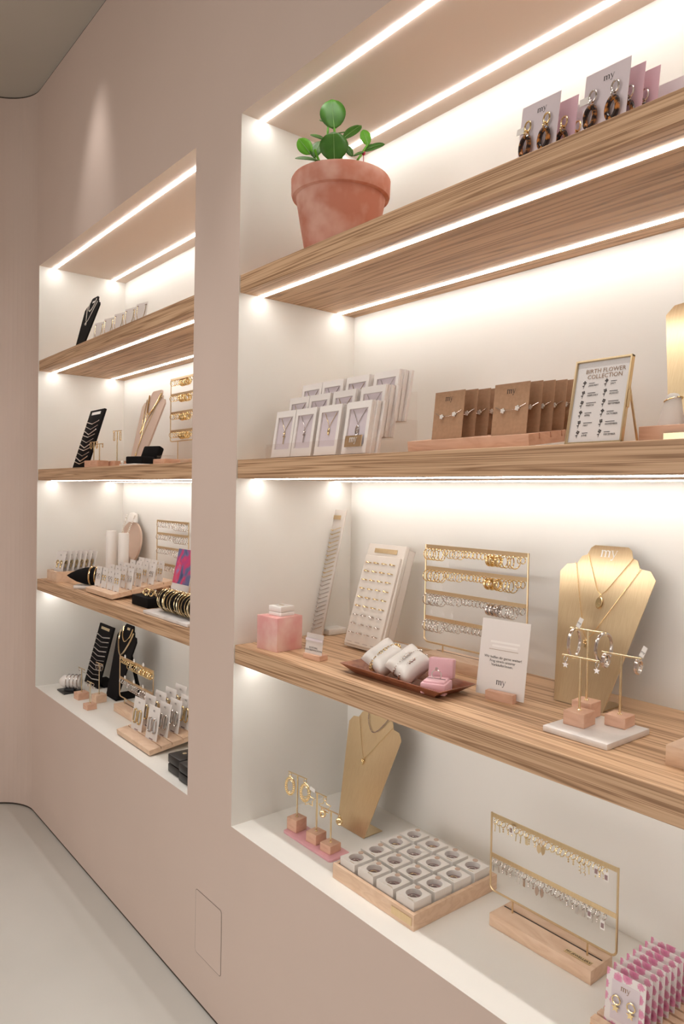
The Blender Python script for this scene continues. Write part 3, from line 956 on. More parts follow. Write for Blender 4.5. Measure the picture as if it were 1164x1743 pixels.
# four-bar earring stand
EB = [1.318, 1.266, 1.209, 1.146]
EX0, EX1, EY = .394, .694, .300
earring_stand('tall brass earring stand with four bars on a pale beech base', EX0, EX1, EY, S3, EB[0], EB, (.425, .668, .2595, .325))
bar_names = ('top', 'second', 'third', 'lowest')
for k, zb in enumerate(EB):
    mt = 'gold' if k < 2 else 'silver'
    w_ = 'on the %s bar of the stand behind the help card' % bar_names[k]
    hang_row([(.2, 'wide', mt, 'thin wide %s hoop earring' % mt), (.04, 'small', mt, 'small %s hoop earring' % mt), (.14, 'hoop', mt, 'slim %s hoop earring' % mt), (.26, 'small', mt, 'small %s hoop earring' % mt),
              (.10, 'chunky', mt, 'chunky %s hoop earring' % mt), (.16, 'wide', mt, 'thin wide %s hoop earring' % mt), (.12, 'small', mt, 'small %s hoop earring' % mt)], EX0 + .006, EX1 - .006, EY, zb - .004, w_, 26)
for x, z in ((.415, 1.272), (.470, 1.270), (.590, 1.275), (.425, 1.214), (.450, 1.214), (.640, 1.212), (.420, 1.152), (.458, 1.152), (.485, 1.152), (.492, 1.235), (.492, 1.178), (.492, 1.118)):
    t = thing('price_tag', 'tiny white price tag hanging on the four-bar brass stand', 'price tag', T(x, EY - .004, z), 'tags on the four-bar stand')
    MB().prism([(-.004, 0), (.004, 0), (.0045, .006), (0, .0095), (-.0045, .006)], -.0003, .0003).build('tag', 'white_lacquer', t, smooth=0)
    MB().tube([(0, 0, .009), (.002, .001, .014)], .0003, 4).build('thread', 'white_lacquer', t)

# brown tray with two pillows and a ring box
tray = thing('serving_tray', 'shallow reddish brown wooden tray near the shelf edge', 'tray', T(.528, .104, S3))
b = MB()
o_ = [(-.152, -.055, .020), (.152, -.055, .020), (.152, .055, .020), (-.152, .055, .020)]
p_ = [(-.120, -.036, 0), (.120, -.036, 0), (.120, .036, 0), (-.120, .036, 0)]
q_ = [(-.149, -.052, .020), (.149, -.052, .020), (.149, .052, .020), (-.149, .052, .020)]
r_ = [(-.118, -.034, .003), (.118, -.034, .003), (.118, .034, .003), (-.118, .034, .003)]
b.add(o_ + p_ + q_ + r_, [(7, 6, 5, 4), (12, 13, 14, 15)] + [f for i in range(4) for j in [(i + 1) % 4] for f in ((i + 4, j + 4, j, i), (i, j, j + 8, i + 8), (i + 8, j + 8, j + 12, i + 12))])
b.build('tray_body', 'red_wood', tray, smooth=0)
def pillow(label, x, y, rz, pitch):
    t = thing('jewellery_pillow', label, 'pillow', T(x, y, S3 + .040) @ Matrix.Rotation(R(rz), 4, 'Z') @ Matrix.Rotation(R(pitch), 4, 'X') @ Matrix.Rotation(R(-38), 4, 'Z'), 'satin pillows on the tray')
    vs, fs, n = [], [], 14
    for side in (1, -1):
        for i in range(n + 1):
            for j in range(n + 1):
                u, v = 2 * i / n - 1, 2 * j / n - 1
                pinch = 1 - .10 * (1 - u * u) * abs(v) ** 3 - .0
                px_ = .037 * u * (1 - .12 * (1 - abs(v)) * abs(u) ** 2)
                py_ = .041 * v * (1 - .10 * (1 - abs(u)) * abs(v) ** 2)
                h_ = .025 * max(0, (1 - u ** 4) * (1 - v ** 4)) ** .55
                h_ *= 1 - .12 * math.exp(-(u / .16) ** 2)
                vs.append((px_, py_, side * h_))
    m_ = (n + 1) ** 2
    for i in range(n):
        for j in range(n):
            a = i * (n + 1) + j
            fs.append((a, a + n + 1, a + n + 2, a + 1))
            fs.append((a + m_, a + 1 + m_, a + n + 2 + m_, a + n + 1 + m_))
    o = MB().add(vs, fs).build('cushion', 'white_satin', t, smooth=80)
    bm = bmesh.new()
    bm.from_mesh(o.data)
    bmesh.ops.remove_doubles(bm, verts=bm.verts, dist=.0004)
    bm.to_mesh(o.data)
    bm.free()
    return t
def cuff(label, x, y, rz, pitch, off, mt, kind, group=None):
    t = thing('bracelet', label, 'bracelet', T(x, y, S3 + .040) @ Matrix.Rotation(R(rz), 4, 'Z') @ Matrix.Rotation(R(pitch), 4, 'X') @ Matrix.Rotation(R(-38), 4, 'Z'), group)
    P = [(off, .0405 * math.cos(a) * 1.0, .0235 * math.sin(a)) for a in [2 * PI * i / 40 for i in range(40)]]
    if kind == 'links':
        b = MB()
        for i in range(40):
            b.ring(P[i], .0034, .0009, 8, 5, 'z' if i % 2 else 'x')
        b.build('chain', mt, t)
    else:
        MB().tube(P, .0014, 6, True).build('chain', mt, t)
        b = MB()
        for i in range(2, 18):
            b.ball((off, P[i][1], P[i][2]), .0024 if i not in (9, 10, 11) else .0045, 7)
        b.build('charms', mt, t)
pillow('white satin pillow with a gold chain bracelet, left on the brown tray', .462, .108, 30, 40)
pillow('white satin pillow with two silver bracelets, middle of the brown tray', .540, .106, 30, 40)
cuff('gold link bracelet wrapped around the left satin pillow', .462, .108, 30, 40, .000, 'gold', 'links')
cuff('silver bracelet with a charm around the middle satin pillow', .540, .106, 30, 40, -.004, 'silver', 'beads')
cuff('slim silver bracelet around the right part of the middle pillow', .540, .106, 30, 40, .014, 'silver', 'plain')
rbx = thing('velvet_ring_box', 'open pink velvet ring box on the brown tray', 'ring box', T(.630, .094, S3 + .0035) @ Matrix.Rotation(R(27), 4, 'Z'))
MB().box(-.026, .026, -.026, .026, 0, .022).build('base', 'pink_velvet', rbx, bevel=.0025)
MB().box(-.022, .022, -.022, .022, .020, .0265).build('cushion', 'pink_velvet', rbx, bevel=.003)
MB().box(-.019, .019, -.0012, .0012, .0262, .0272).build('slot', 'mauve', rbx, smooth=0)
LM = T(0, .027, .022) @ Matrix.Rotation(-R(8), 4, 'X')
MB().box(-.026, .026, -.002, .022, 0, .040, LM).build('lid', 'pink_velvet', rbx, bevel=.0035)
rg = thing('ring', 'silver solitaire ring in the pink velvet box', 'ring', rbx.matrix_basis @ T(0, 0, .030))
MB().ring((0, 0, .004), .0098, .0011, 24, 6, 'y').build('band', 'silver', rg)
MB().lathe([(.0005, -.003), (.0034, .001), (.0022, .0025), (.0005, .0026)], 8, T(0, 0, .0165)).build('stone', 'silver', rg, smooth=0)

# help card
hc = thing('sign_card', 'white help card with printed text in a beech holder', 'sign', T(.738, .168, S3) @ Matrix.Rotation(R(9), 4, 'Z'))
MB().box(-.030, .030, -.016, -.002, 0, .017).box(-.030, .030, .0025, .016, 0, .010).box(-.030, .030, -.002, .0025, 0, .003).build('holder', 'beech', hc, smooth=0)
L = T(-.008, 0, .0035) @ Matrix.Rotation(-R(9), 4, 'X')
cd = MB().box(-.053, .053, -.0005, .0005, 0, .150, L).build('card', 'white_card', hc, smooth=0)
MB().box(-.032, .032, -.0009, -.0006, .0905, .0912, L).build('printed_line', 'bronze_ink', hc, smooth=0)
lettering('Wir helfen dir gerne weiter!\nFrag eine/n unserer\nVerkäufer/innen.', .0072, 'ink', hc, L @ T(0, -.0008, .0735), line=1.02)
logo(.0085, 'ink', hc, L @ T(.002, -.0008, .0235))
MB().box(-.030, .034, -.0008, -.0006, .104, .108, L).box(-.026, .030, -.0008, -.0006, .096, .100, L).build('pale_print', 'white_ink', hc, smooth=0)

# brass bust with two necklaces
BM = bust('necklace_bust', 'brushed brass necklace bust with two gold necklaces behind the tee stands', .851, .250, S3 + .0008, 19.5, 'brass', 1.0, .075, 'white_ink')
necklace('short gold necklace with an oval medallion on the engraved brass bust', BM, [(-.046, .300), (-.010, .228), (.0, .219), (.010, .228), (.052, .298)], .0006, 'gold', 'oval')
necklace('long gold necklace with a small cluster pendant on the engraved brass bust', BM, [(-.070, .280), (-.020, .140), (-.010, .128), (0, .140), (.071, .279)], .0006, 'gold', 'cluster')

# three tee stands on a marble tile
mb_ = tag(MB().slab([(-.060, -.066), (.060, -.066), (.060, .066), (-.060, .066)], 0, .010).build('marble_tile', 'marble', None, bevel=.001, M=T(.9585, .138, S3 + .0004)), 'square pale marble tile carrying three tee stands', 'tile')
tz = S3 + .0106
TA = tee_stand('front left tee stand on the pale marble tile', .9330, .1270, tz, .039, .024, .1135, .068, 4)
TBm = tee_stand('rear and tallest tee stand on the pale marble tile', .9130, .1800, tz, .037, .028, .152, .068, 4)
TCm = tee_stand('right-hand tee stand on the pale marble tile', .9780, .1790, tz, .037, .019, .1200, .070, 4)
for M_, x, ht in ((TBm, -.026, .152), (TBm, .030, .152)):
    earring('big', 'silver', M_ @ T(x, 0, ht + .001) @ Matrix.Rotation(R(6 if x < 0 else -4), 4, 'Z'), '%s large silver hoop on the tallest tee stand of the marble tile' % ('left' if x < 0 else 'right'), 'large silver hoops')
for x in (-.028, .030):
    charm_earring('star', 'silver', TA @ T(x, 0, .1135), '%s silver star earring on the front left tee stand' % ('left' if x < 0 else 'right'), 'silver star earrings')
    t = earring('chunky', 'silver', TCm @ T(x, 0, .1205), '%s chunky silver hoop on the right-hand tee stand' % ('left' if x < 0 else 'right'), 'chunky silver hoops on the tee stand')
for M_, x, ht in ((TBm, -.020, .155), (TCm, .034, .1235)):
    t = thing('price_tag', 'small white price tag on the %s tee stand of the marble tile' % ('tallest' if ht > .13 else 'right-hand'), 'price tag', M_ @ T(x, 0, ht) @ Matrix.Rotation(R(24), 4, 'Y'))
    MB().box(-.004, .004, -.0004, .0004, 0, .019).build('tag', 'white_lacquer', t, smooth=0)
    lettering('my', .006, 'ink', t, T(0, -.0006, .007))
# block and panel at the right edge
eb = thing('panel_stand', 'brass display panel on a beech block at the right frame edge', 'display stand', T(1.20, .148, S3))
MB().box(-.098, .098, -.056, .050, 0, .030).build('block', 'pale_beech', eb, bevel=.001)
MB().prism([(-.088, .030), (.088, .030), (.075, .24), (-.060, .24)], -.001, .001, Matrix.Rotation(-R(7), 4, 'X')).build('panel', 'brass', eb, smooth=0)

# ================================================================ RIGHT NICHE, floor of the niche
ps = tag(MB().slab(rrect(-.0985, .0985, -.032, .032, .008, 4), 0, .006).build('pink_slab', 'pink_lacquer', None, bevel=.001, M=T(.2065, .120, ZB + .0004)), 'narrow pink slab carrying three gold tee stands', 'tray')
pz = ZB + .0066
TT = [tee_stand('%s tee stand on the pink slab' % w_, x, .1205, pz, .0365, bh, ht, .070, 6, group='tee stands on the pink slab') for w_, x, bh, ht in (('leftmost and tallest', .1255, .032, .140), ('middle', .2085, .026, .122), ('rightmost and lowest', .2660, .020, .096))]
def sun(label, M, kind):
    t = thing('statement_earring', label, 'earring', M, 'gold statement earrings on the pink slab stands')
    MB().ring((0, 0, -.006), .004, .0010, 12, 5, 'y').build('hook', 'gold', t)
    b = MB()
    if kind == 'sun':
        b.ring((0, 0, -.036), .019, .0016, 26, 6, 'y', .72, 1.25)
        b.ring((0, 0, -.036), .0125, .0012, 22, 6, 'y', .72, 1.25)
        for i in range(22):
            a = 2 * PI * i / 22
            b.ball((.0160 * math.cos(a) * .72, 0, -.036 + .0160 * math.sin(a) * 1.25), .0019, 6)
    elif kind == 'star':
        P = [((.017 if i % 2 == 0 else .0095) * math.cos(PI / 2 + i * PI / 5), 0, -.026 + (.017 if i % 2 == 0 else .0095) * math.sin(PI / 2 + i * PI / 5)) for i in range(10)]
        b.tube(P, .0013, 6, True)
    else:
        b.ring((0, 0, -.015), .0062, .003, 16, 7, 'y')
    b.build('ornament', 'gold', t)
for k, kind in enumerate(('sun', 'star', 'knot')):
    ht = (.140, .122, .096)[k]
    for x in (-.029, .029):
        sun('%s gold %s earring on the %s tee stand of the pink slab' % ('left' if x < 0 else 'right', {'sun': 'beaded oval', 'star': 'open star', 'knot': 'knot'}[kind], ('tallest', 'middle', 'lowest')[k]), TT[k] @ T(x, 0, ht - .001) @ Matrix.Rotation(R(24), 4, 'Z'), kind)
t = thing('price_tag', 'white price tag on the middle tee stand of the pink slab', 'price tag', TT[1] @ T(-.012, -.003, .124) @ Matrix.Rotation(R(10), 4, 'Y'))
MB().box(-.011, .008, -.0004, .0004, -.002, .007).build('tag', 'white_lacquer', t, smooth=0)

BB = bust('necklace_bust', 'brushed brass bust with rose necklaces on the niche floor under the shelf', .210, .231, ZB + .0006, 17, 'brass', 1.0, .066)
necklace('short necklace of dark rose beads on the lower brass bust', BB, [(-.034, .318), (-.028, .282), (-.010, .258), (.004, .255), (.022, .268), (.046, .300)], .0009, 'mauve', None, 4, None, .0014)
necklace('long fine gold necklace with cluster pendant on the lower brass bust', BB, [(-.066, .282), (-.022, .195), (-.012, .182), (.0, .195), (.066, .282)], .0006, 'gold', 'cluster')

wt = thing('ring_box_tray', 'square beech tray with a brass plate holding sixteen ring boxes', 'tray', T(.488, .185, ZB + .0004))
TS, TH = .130, .033
b = MB()
b.box(-TS, TS, -TS, TS, 0, .006).box(-TS, TS, -TS, -TS + .008, .006, TH).box(-TS, TS, TS - .008, TS, .006, TH).box(-TS, -TS + .008, -TS + .008, TS - .008, .006, TH).box(TS - .008, TS, -TS + .008, TS - .008, .006, TH)
b.build('tray_body', 'pale_beech', wt, smooth=0)
MB().box(.065, .124, -TS - .0012, -TS, .009, .025).build('label_plate', 'brass', wt, smooth=0)
for i in (-1, 0, 1):
    MB().box(i * .061 - .002, i * .061 + .002, -TS + .008, TS - .008, .006, .018).build('divider', 'beech', wt, smooth=0)
def square_with_hole(hs, rh, z, n=24):
    vs, fs = [], []
    for i in range(n):
        a = 2 * PI * i / n
        c_, s_ = math.cos(a), math.sin(a)
        k = hs / max(abs(c_), abs(s_))
        vs.append((c_ * k, s_ * k, z))
    for i in range(n):
        a = 2 * PI * i / n
        vs.append((rh * math.cos(a), rh * math.sin(a), z))
    return vs, [(i, (i + 1) % n, (i + 1) % n + n, i + n) for i in range(n)]
RBX = None
ords = ('front', 'second', 'third', 'rear')
cols_ = ('leftmost', 'second', 'third', 'rightmost')
for i in range(4):
    for j in range(4):
        M = T(.488 - .0925 + i * .0615, .185 - .0925 + j * .0615, ZB + .0068) @ Matrix.Rotation(R(random.uniform(-2, 2)), 4, 'Z')
        lab = 'white ring box with round window, %s column and %s row of the beech tray' % (cols_[i], ords[j])
        if RBX:
            t = dup(RBX, M, lab)
        else:
            t = thing('ring_box', lab, 'ring box', M, 'ring boxes in the beech tray')
            H_ = .043
            b = MB()
            v_, f_ = square_with_hole(.0258, .0172, H_)
            b.add(v_, f_)
            n = 24
            low = [(x, y, 0) for x, y, z in v_[:n]]
            b.add(low + v_[:n], [(k, (k + 1) % n, (k + 1) % n + n, k + n) for k in range(n)] + [tuple(range(n - 1, -1, -1))])
            b.add([(x, y, H_) for x, y, z in v_[n:]] + [(x, y, H_ - .011) for x, y, z in v_[n:]], [(k, k + n, (k + 1) % n + n, (k + 1) % n) for k in range(n)])
            b.build('body', 'white_lacquer', t, smooth=20)
            MB().lathe([(.0001, H_ - .0108), (.0173, H_ - .0108)], 24, caps=False).build('cushion', 'mauve', t)
            MB().lathe([(.0166, H_ - .0006), (.0166, H_ - .0002), (.0001, H_ - .0002)], 24, caps=False).build('window', 'film', t)
            MB().lathe([(.006, 0), (.006, .0012)], 16, T(-.010, .0215, H_ + .0001)).build('seal', 'beige_velvet', t)
            MB().box(.004, .019, -.0222, -.0212, H_ + .0001, H_ + .0003).build('print', 'pale_gold', t, smooth=0)
            RBX = t
        mt = ('silver', 'pale_gold', 'silver')[(i + 2 * j) % 3]
        r_ = thing('ring', 'small ring behind the window of the %s column %s row ring box' % (cols_[i], ords[j]), 'ring', M @ T(0, -.001, .0328), 'rings in the beech tray boxes')
        MB().ring((0, 0, .0018), .0085, .0011, 18, 6, 'z', 1, .8).build('band', mt, r_)
        MB().ball((.002, -.0065, .003), .0024, 7, 1.3).build('stone', mt, r_)

# two-bar earring stand
E2 = [.776, .692]
earring_stand('wide brass earring stand with two bars on the niche floor', .668, .954, .230, ZB + .0004, E2[0], E2, (.6957, .9264, .194, .266), .026, (.862, .916))
for k, zb in enumerate(E2):
    mt = 'pale_gold' if k == 0 else 'silver'
    wd = 'gold' if k == 0 else 'silver'
    w_ = 'on the %s bar of the stand by the ring tray' % ('upper' if k == 0 else 'lower')
    hang_row([(.10, 'bar', mt, wd + ' bar drop earring'), (.12, 'beads', mt, wd + ' beaded drop earring'), (.10, 'bar', mt, wd + ' bar drop earring'), (.04, 'tag', mt, wd + ' tag drop earring'), (.08, 'beads', mt, wd + ' beaded drop earring'),
              (.08, 'leaf', 'brass' if k == 0 else mt, wd + ' leaf drop earring'), (.16, 'small', mt, 'small plain %s hoop earring' % wd), (.10, 'beads', mt, wd + ' beaded drop earring'), (.10, 'twist' if k == 0 else 'tag', mt, wd + (' twisted drop earring' if k == 0 else ' tag drop earring'))], .674, .935, .230, zb - .004, w_, 24)
for x, z, w_ in ((.914, .748, 'upper'), (.934, .745, 'upper'), (.902, .664, 'lower'), (.929, .655, 'lower'), (.722, .752, 'upper')):
    t = thing('price_tag', 'small printed price tag hanging on the %s bar of the two-bar stand' % w_, 'price tag', T(x, .224, z), 'tags on the two-bar stand')
    MB().box(-.0045, .0045, -.0003, .0003, 0, .017).build('tag', 'white_lacquer', t, smooth=0)
    MB().box(-.003, .003, -.0005, -.0004, .003, .012).build('print', 'mauve', t, smooth=0)

# floral earring cards in a rack
fr = thing('card_rack', 'beech rack with slots holding pink flowered earring cards', 'card rack', T(1.022, .20, ZB + .0004))
b = MB()
b.box(-.040, .064, -.098, .090, 0, .008)
for k in range(9):
    b.box(-.040, .064, -.0965 + k * .0195, -.0965 + k * .0195 + .0145, .0079, .016)
b.build('rack_body', 'pale_beech', fr, smooth=0)
FC = None
for k in range(8):
    M = frame(1.029 + .0005 * k, .122 + .0195 * k, ZB + .0088, 6, 3)
    lab = 'pink flowered earring card, %s of eight in the slotted rack' % ('frontmost', 'second', 'third', 'fourth', 'fifth', 'sixth', 'seventh', 'rearmost')[k]
    if FC:
        t = dup(FC, M, lab)
        continue
    t = FC = thing('earring_card', lab, 'earring card', M, 'pink flowered earring cards')
    MB().box(-.033, .033, -.0005, .0005, 0, .090).build('card', 'floral_print', t, smooth=0)
    MB().box(-.023, .024, -.0012, -.0006, .014, .076).build('inner_card', 'lilac_card', t, smooth=0)
    logo(.0065, 'bronze_ink', t, T(.001, -.0016, .064))
    for ex in (-.012, .013):
        e = MB().ring((ex, -.006, .048), .0068, .0012, 18, 6, 'y').build('earring', 'gold', t)
        P = [((.0068 if i % 2 == 0 else .003) * math.cos(PI / 2 + i * PI / 5) + ex, (.0068 if i % 2 == 0 else .003) * math.sin(PI / 2 + i * PI / 5) + .036) for i in range(10)]
        MB().prism(P, -.0075, -.006).build('star', 'gold', e, smooth=0)

# ================================================================ LEFT NICHE, top shelf
LM_ = bust('necklace_bust', 'black velvet bust with two pale necklaces on the far top shelf', -1.405, .070, S1 + .0006, 17, 'black_velvet', .80, .075, thick=.006)
MB().box(-.012, .012, -.0012, .0, .232, .240, Matrix.Rotation(-R(17), 4, 'X')).build('label_plate', 'white_lacquer', [o for o in bpy.data.objects if o.get('label') == 'black velvet bust with two pale necklaces on the far top shelf'][0], smooth=0)
necklace('pearl choker on the black bust of the far top shelf', LM_, [(-.036, .246), (-.026, .208), (0, .190), (.028, .210), (.039, .246)], .0014, 'pearl', None, 4, None, .0022)
necklace('pale chain with drop pendant on the black bust of the far top shelf', LM_, [(-.056, .224), (-.012, .148), (0, .140), (.012, .150), (.057, .226)], .0014, 'pearl', 'drop')
LC = None
for k in range(9):
    M = frame(-1.30 + .052 * k, .11 + .012 * (k % 2), S1 + .0006, 8, 12)
    lab = 'white card with a fine chain necklace, %s in the row on the far top shelf' % ('leftmost', 'second', 'third', 'fourth', 'fifth', 'sixth', 'seventh', 'eighth', 'ninth')[k]
    if LC:
        dup(LC, M, lab)
        continue
    t = LC = thing('necklace_card', lab, 'necklace card', M, 'necklace cards on the far top shelf')
    MB().box(-.034, .034, -.0004, .0004, 0, .122).build('card', 'white_card', t, smooth=0)
    MB().tube([(-.026, -.0016, .112), (-.024, -.0018, .082), (-.012, -.002, .052), (0, -.002, .044), (.012, -.002, .052), (.024, -.0018, .082), (.026, -.0016, .112)], .0011, 5).build('chain', 'pale_gold', t)
    MB().box(-.030, -.020, -.0008, -.0005, .110, .114).box(.018, .030, -.0008, -.0005, .110, .114).build('print', 'mauve', t, smooth=0)

# ================================================================ LEFT NICHE, middle shelf
BM2 = slant_board('bracelet_board', 'black velvet bracelet board on the far middle shelf', -1.372, .072, S2 + .0006, 17, .160, .258, .010, 'black_velvet', .09, plate='white_lacquer', foot_h=.008)
for i in range(10):
    t = bracelet('%s pale silver bracelet from the top on the far middle shelf board' % ('first', 'second', 'third', 'fourth', 'fifth', 'sixth', 'seventh', 'eighth', 'ninth', 'tenth')[i], BM2 @ T(0, 0, .204 - i * .0195), .136, .012 + .004 * (i % 3), (.0020, .0014, .0026)[i % 3], 'silver', ('bead', None, 'trio')[i % 3], 'bracelets on the far middle shelf board')
A1 = tee_stand('left low tee stand in front of the black board on the far middle shelf', -1.240, .085, S2 + .0005, .052, .030, .105, .060, 10, metal='pale_gold')
A2 = tee_stand('right low tee stand beside the black bracelet board on the far middle shelf', -1.180, .085, S2 + .0005, .050, .030, .095, .050, 10, metal='pale_gold')
A3 = tee_stand('tall tee stand with square gold earrings on the far middle shelf', -1.170, .152, S2 + .0005, .058, .030, .150, .062, 10, metal='pale_gold')
for M_, ht, w_, kind, mt in ((A1, .105, 'left low', 'wide', 'gold'), (A2, .095, 'right low', 'small', 'gold'), (A3, .150, 'tall', 'square', 'gold')):
    for x in (-.022, .022):
        earring(kind, mt, M_ @ T(x, 0, ht) @ Matrix.Rotation(R(45), 4, 'Z'), '%s gold earring on the %s tee stand of the far middle shelf' % ('left' if x < 0 else 'right', w_), 'gold earrings on the far middle shelf tees')
BM3 = bust('necklace_bust', 'beige velvet bust draped with gold chains on the far middle shelf', -1.00, .150, S2 + .0006, 17, 'beige_velvet', .98, .09, thick=.006)
necklace('chunky gold chain high on the beige velvet bust', BM3, [(-.050, .296), (-.030, .235), (-.004, .215), (.03, .245), (.056, .296)], .0030, 'gold', None, 4)
necklace('long gold chain with drop hanging down the beige velvet bust', BM3, [(-.066, .280), (-.044, .190), (-.030, .150), (-.016, .190), (.066, .282)], .0018, 'gold', 'drop', 3)
necklace('fine gold lariat hanging lowest on the beige velvet bust', BM3, [(-.040, .270), (-.014, .120), (-.012, .060), (-.008, .120), (.050, .285)], .0012, 'gold', 'drop')
kb = thing('velvet_ring_box', 'open black velvet ring box on a white plate', 'ring box', T(-.80, .090, S2 + .0085) @ Matrix.Rotation(R(20), 4, 'Z'))
MB().box(-.040, .040, -.034, .030, 0, .026).build('base', 'black_velvet', kb, bevel=.004)
MB().box(-.040, .040, -.004, .022, 0, .052, T(0, .034, .020) @ Matrix.Rotation(-R(24), 4, 'X')).build('lid', 'black_velvet', kb, bevel=.006)
pt = tag(MB().slab(rrect(-.07, .07, -.055, .055, .01, 3), 0, .007).build('white_plate', 'white_lacquer', None, bevel=.001, M=T(-.80, .092, S2 + .0006)), 'white plate under the black velvet ring box', 'plate')
pe = thing('pearl_earring', 'pearl earring lying before the black velvet ring box', 'earring', T(-.855, .045, S2 + .0085))
MB().ball((0, 0, .006), .006, 10).build('pearl', 'pearl', pe)
MB().tube([(0, .004, .009), (.004, .010, .012)], .0007, 5).build('pin', 'gold', pe)
EL = [1.858, 1.800, 1.732, 1.664]
earring_stand('brass earring stand with four bars on the far middle shelf', -.912, -.640, .255, S2 + .0005, EL[0], EL, (-.88, -.66, .218, .285), .030)
for k, zb in enumerate(EL):
    hang_row([(.4, 'hoop', 'gold', 'slim gold hoop earring'), (.3, 'chunky', 'gold', 'chunky gold hoop earring'), (.3, 'beads', 'gold', 'gold beaded drop earring')], -.902, -.70, .255, zb - .004, 'on the %s bar of the far middle shelf stand' % bar_names[k], 13)
wk = thing('clear_ring_holder', 'clear ring holder on a small beech block of the far middle shelf', 'ring holder', T(-.680, .130, S2 + .0005))
MB().box(-.042, .042, -.03, .03, 0, .024).build('block', 'beech', wk, bevel=.001)
MB().box(-.034, .034, -.02, .02, .024, .036).build('holder', 'acrylic', wk, smooth=0)

# ================================================================ LEFT NICHE, lowest shelf
cr = thing('card_rack', 'low beech box rack of earring cards at the far end', 'card rack', T(-1.565, .118, S3 + .0005))
MB().box(-.062, .062, -.09, .09, 0, .008).box(-.062, .062, -.09, -.080, .008, .045).box(-.062, .062, .080, .09, .008, .045).box(.052, .062, -.08, .08, .008, .045).box(-.062, -.052, -.08, .08, .008, .045).build('rack_body', 'pale_beech', cr, smooth=0)
SC = {}
def small_card(M, label, group, mt='gold', wd=.046, ht=.088, kind='drop', face='white_card'):
    key = (mt, wd, ht, kind)
    if key in SC:
        return dup(SC[key], M, label, group)
    t = SC[key] = thing('earring_card', label, 'earring card', M, group)
    MB().box(-wd / 2, wd / 2, -.0004, .0004, 0, ht).build('card', face, t, smooth=0)
    logo(ht * .045, 'ink', t, T(0, -.0007, ht * .84))
    for ex in (-wd * .2, wd * .2):
        if kind == 'long':
            P = rrect(ex - wd * .13, ex + wd * .13, ht * .26, ht * .66, wd * .12, 3)
            MB().tube([(x, -.003, z) for x, z in P], wd * .035, 6, True).build('earring', mt, t)
        else:
            e = MB().ring((ex, -.003, ht * .60), wd * .10, wd * .03, 12, 5, 'y').build('earring', mt, t)
            MB().ball((ex, -.003, ht * .46), wd * .07, 7, 1, .6, 1.6).build('charm', mt, e)
    MB().box(-wd * .16, wd * .16, -.0007, -.0005, ht * .07, ht * .10).build('print', 'mauve', t, smooth=0)
    return t
for k in range(7):
    small_card(frame(-1.565, .048 + .0225 * k, S3 + .0092, 12, 8), 'narrow earring card, %s from the front in the low beech box rack' % ('first', 'second', 'third', 'fourth', 'fifth', 'sixth', 'seventh')[k], 'cards in the low beech box rack', 'gold', .080, .120)
bc = thing('bangle_cone', 'black onion-shaped bangle holder lying on a grey foot', 'bangle holder', T(-1.275, .085, S3 + .0005) @ Matrix.Rotation(R(48), 4, 'Z'))
MB().lathe([(.001, -.092), (.010, -.078), (.024, -.050), (.034, -.015), (.036, .012), (.034, .050), (.030, .062), (.001, .064)], 28, T(0, 0, .048) @ Matrix.Rotation(PI / 2, 4, 'Y'), False).build('cone', 'black_velvet', bc)
MB().slab(rrect(-.055, .055, -.035, .035, .012, 3), 0, .012).build('foot', 'marble', bc, bevel=.001)
for k, dx in enumerate((.012, .034, .050)):
    tag(MB().ring((0, 0, 0), .0375 - .0006 * k, .0040 if k == 0 else .0026, 28, 7, 'x').build('bangle', 'gold', None, M=T(-1.275, .085, S3 + .0485) @ Matrix.Rotation(R(48), 4, 'Z') @ T(dx, 0, 0)), '%s gold bangle on the black onion-shaped holder' % ('wide left', 'slim middle', 'slim right')[k], 'bangle', 'bangles on the black cone')
# raised slanted rack with many cards
sr = thing('slanted_card_rack', 'raised slanted beech rack crowded with small earring cards', 'card rack', T(-1.032, .032, S3 + .0005))
SL = Matrix.Rotation(R(9), 4, 'X')
b = MB()
b.box(-.130, .130, 0, .245, .003, .013, SL)
sy = [.030 + .043 * i for i in range(5)]
prev = 0
for a in sy + [.245]:
    b.box(-.130, .130, prev, a, .0129, .020, SL)
    prev = a + .003
b.build('board', 'pale_beech', sr, smooth=0)
for sx in (-.118, .100):
    MB().box(sx, sx + .018, .20, .228, 0, .034).build('leg', 'pale_beech', sr, smooth=0)
for r_ in range(5):
    for c_ in range(4):
        p = Vector((-1.032, .032, S3 + .0005)) + SL @ Vector((-.092 + c_ * .061 + (.012 if r_ % 2 else -.004), sy[r_] + .0015, .0132))
        small_card(frame(p.x, p.y, p.z, 8, 4), 'small earring card, %s from the left in row %s of the raised slanted rack' % (('first', 'second', 'third', 'fourth')[c_], ('one', 'two', 'three', 'four', 'five')[r_]), 'cards in the raised slanted rack', 'gold' if (r_ + c_) % 2 else 'silver', .046, .084)
for k, (x, y, h_) in enumerate(((-1.500, .262, .215), (-1.360, .262, .213))):
    tag(MB().lathe([(.0215, 0), (.022, .002), (.022, h_ - .003), (.0205, h_), (.001, h_)], 28).build('bracelet_column', 'white_satin', None, M=T(x, y, S3 + .0005)), '%s tall white bracelet column behind the raised rack' % ('left' if k == 0 else 'right'), 'display column', 'white bracelet columns')
tb = thing('necklace_bust', 'tan bust disc with a pearl necklace behind the white columns', 'bust', T(-1.50, .325, S3 + .0005))
BL = Matrix.Rotation(-R(8), 4, 'X')
MB().prism([(.115 * math.cos(a) * (1 if math.sin(a) < .6 else .98), .165 + .095 * math.sin(a)) for a in [2 * PI * i / 40 for i in range(40)]], 0, .008, BL).build('disc', 'beige_velvet', tb)
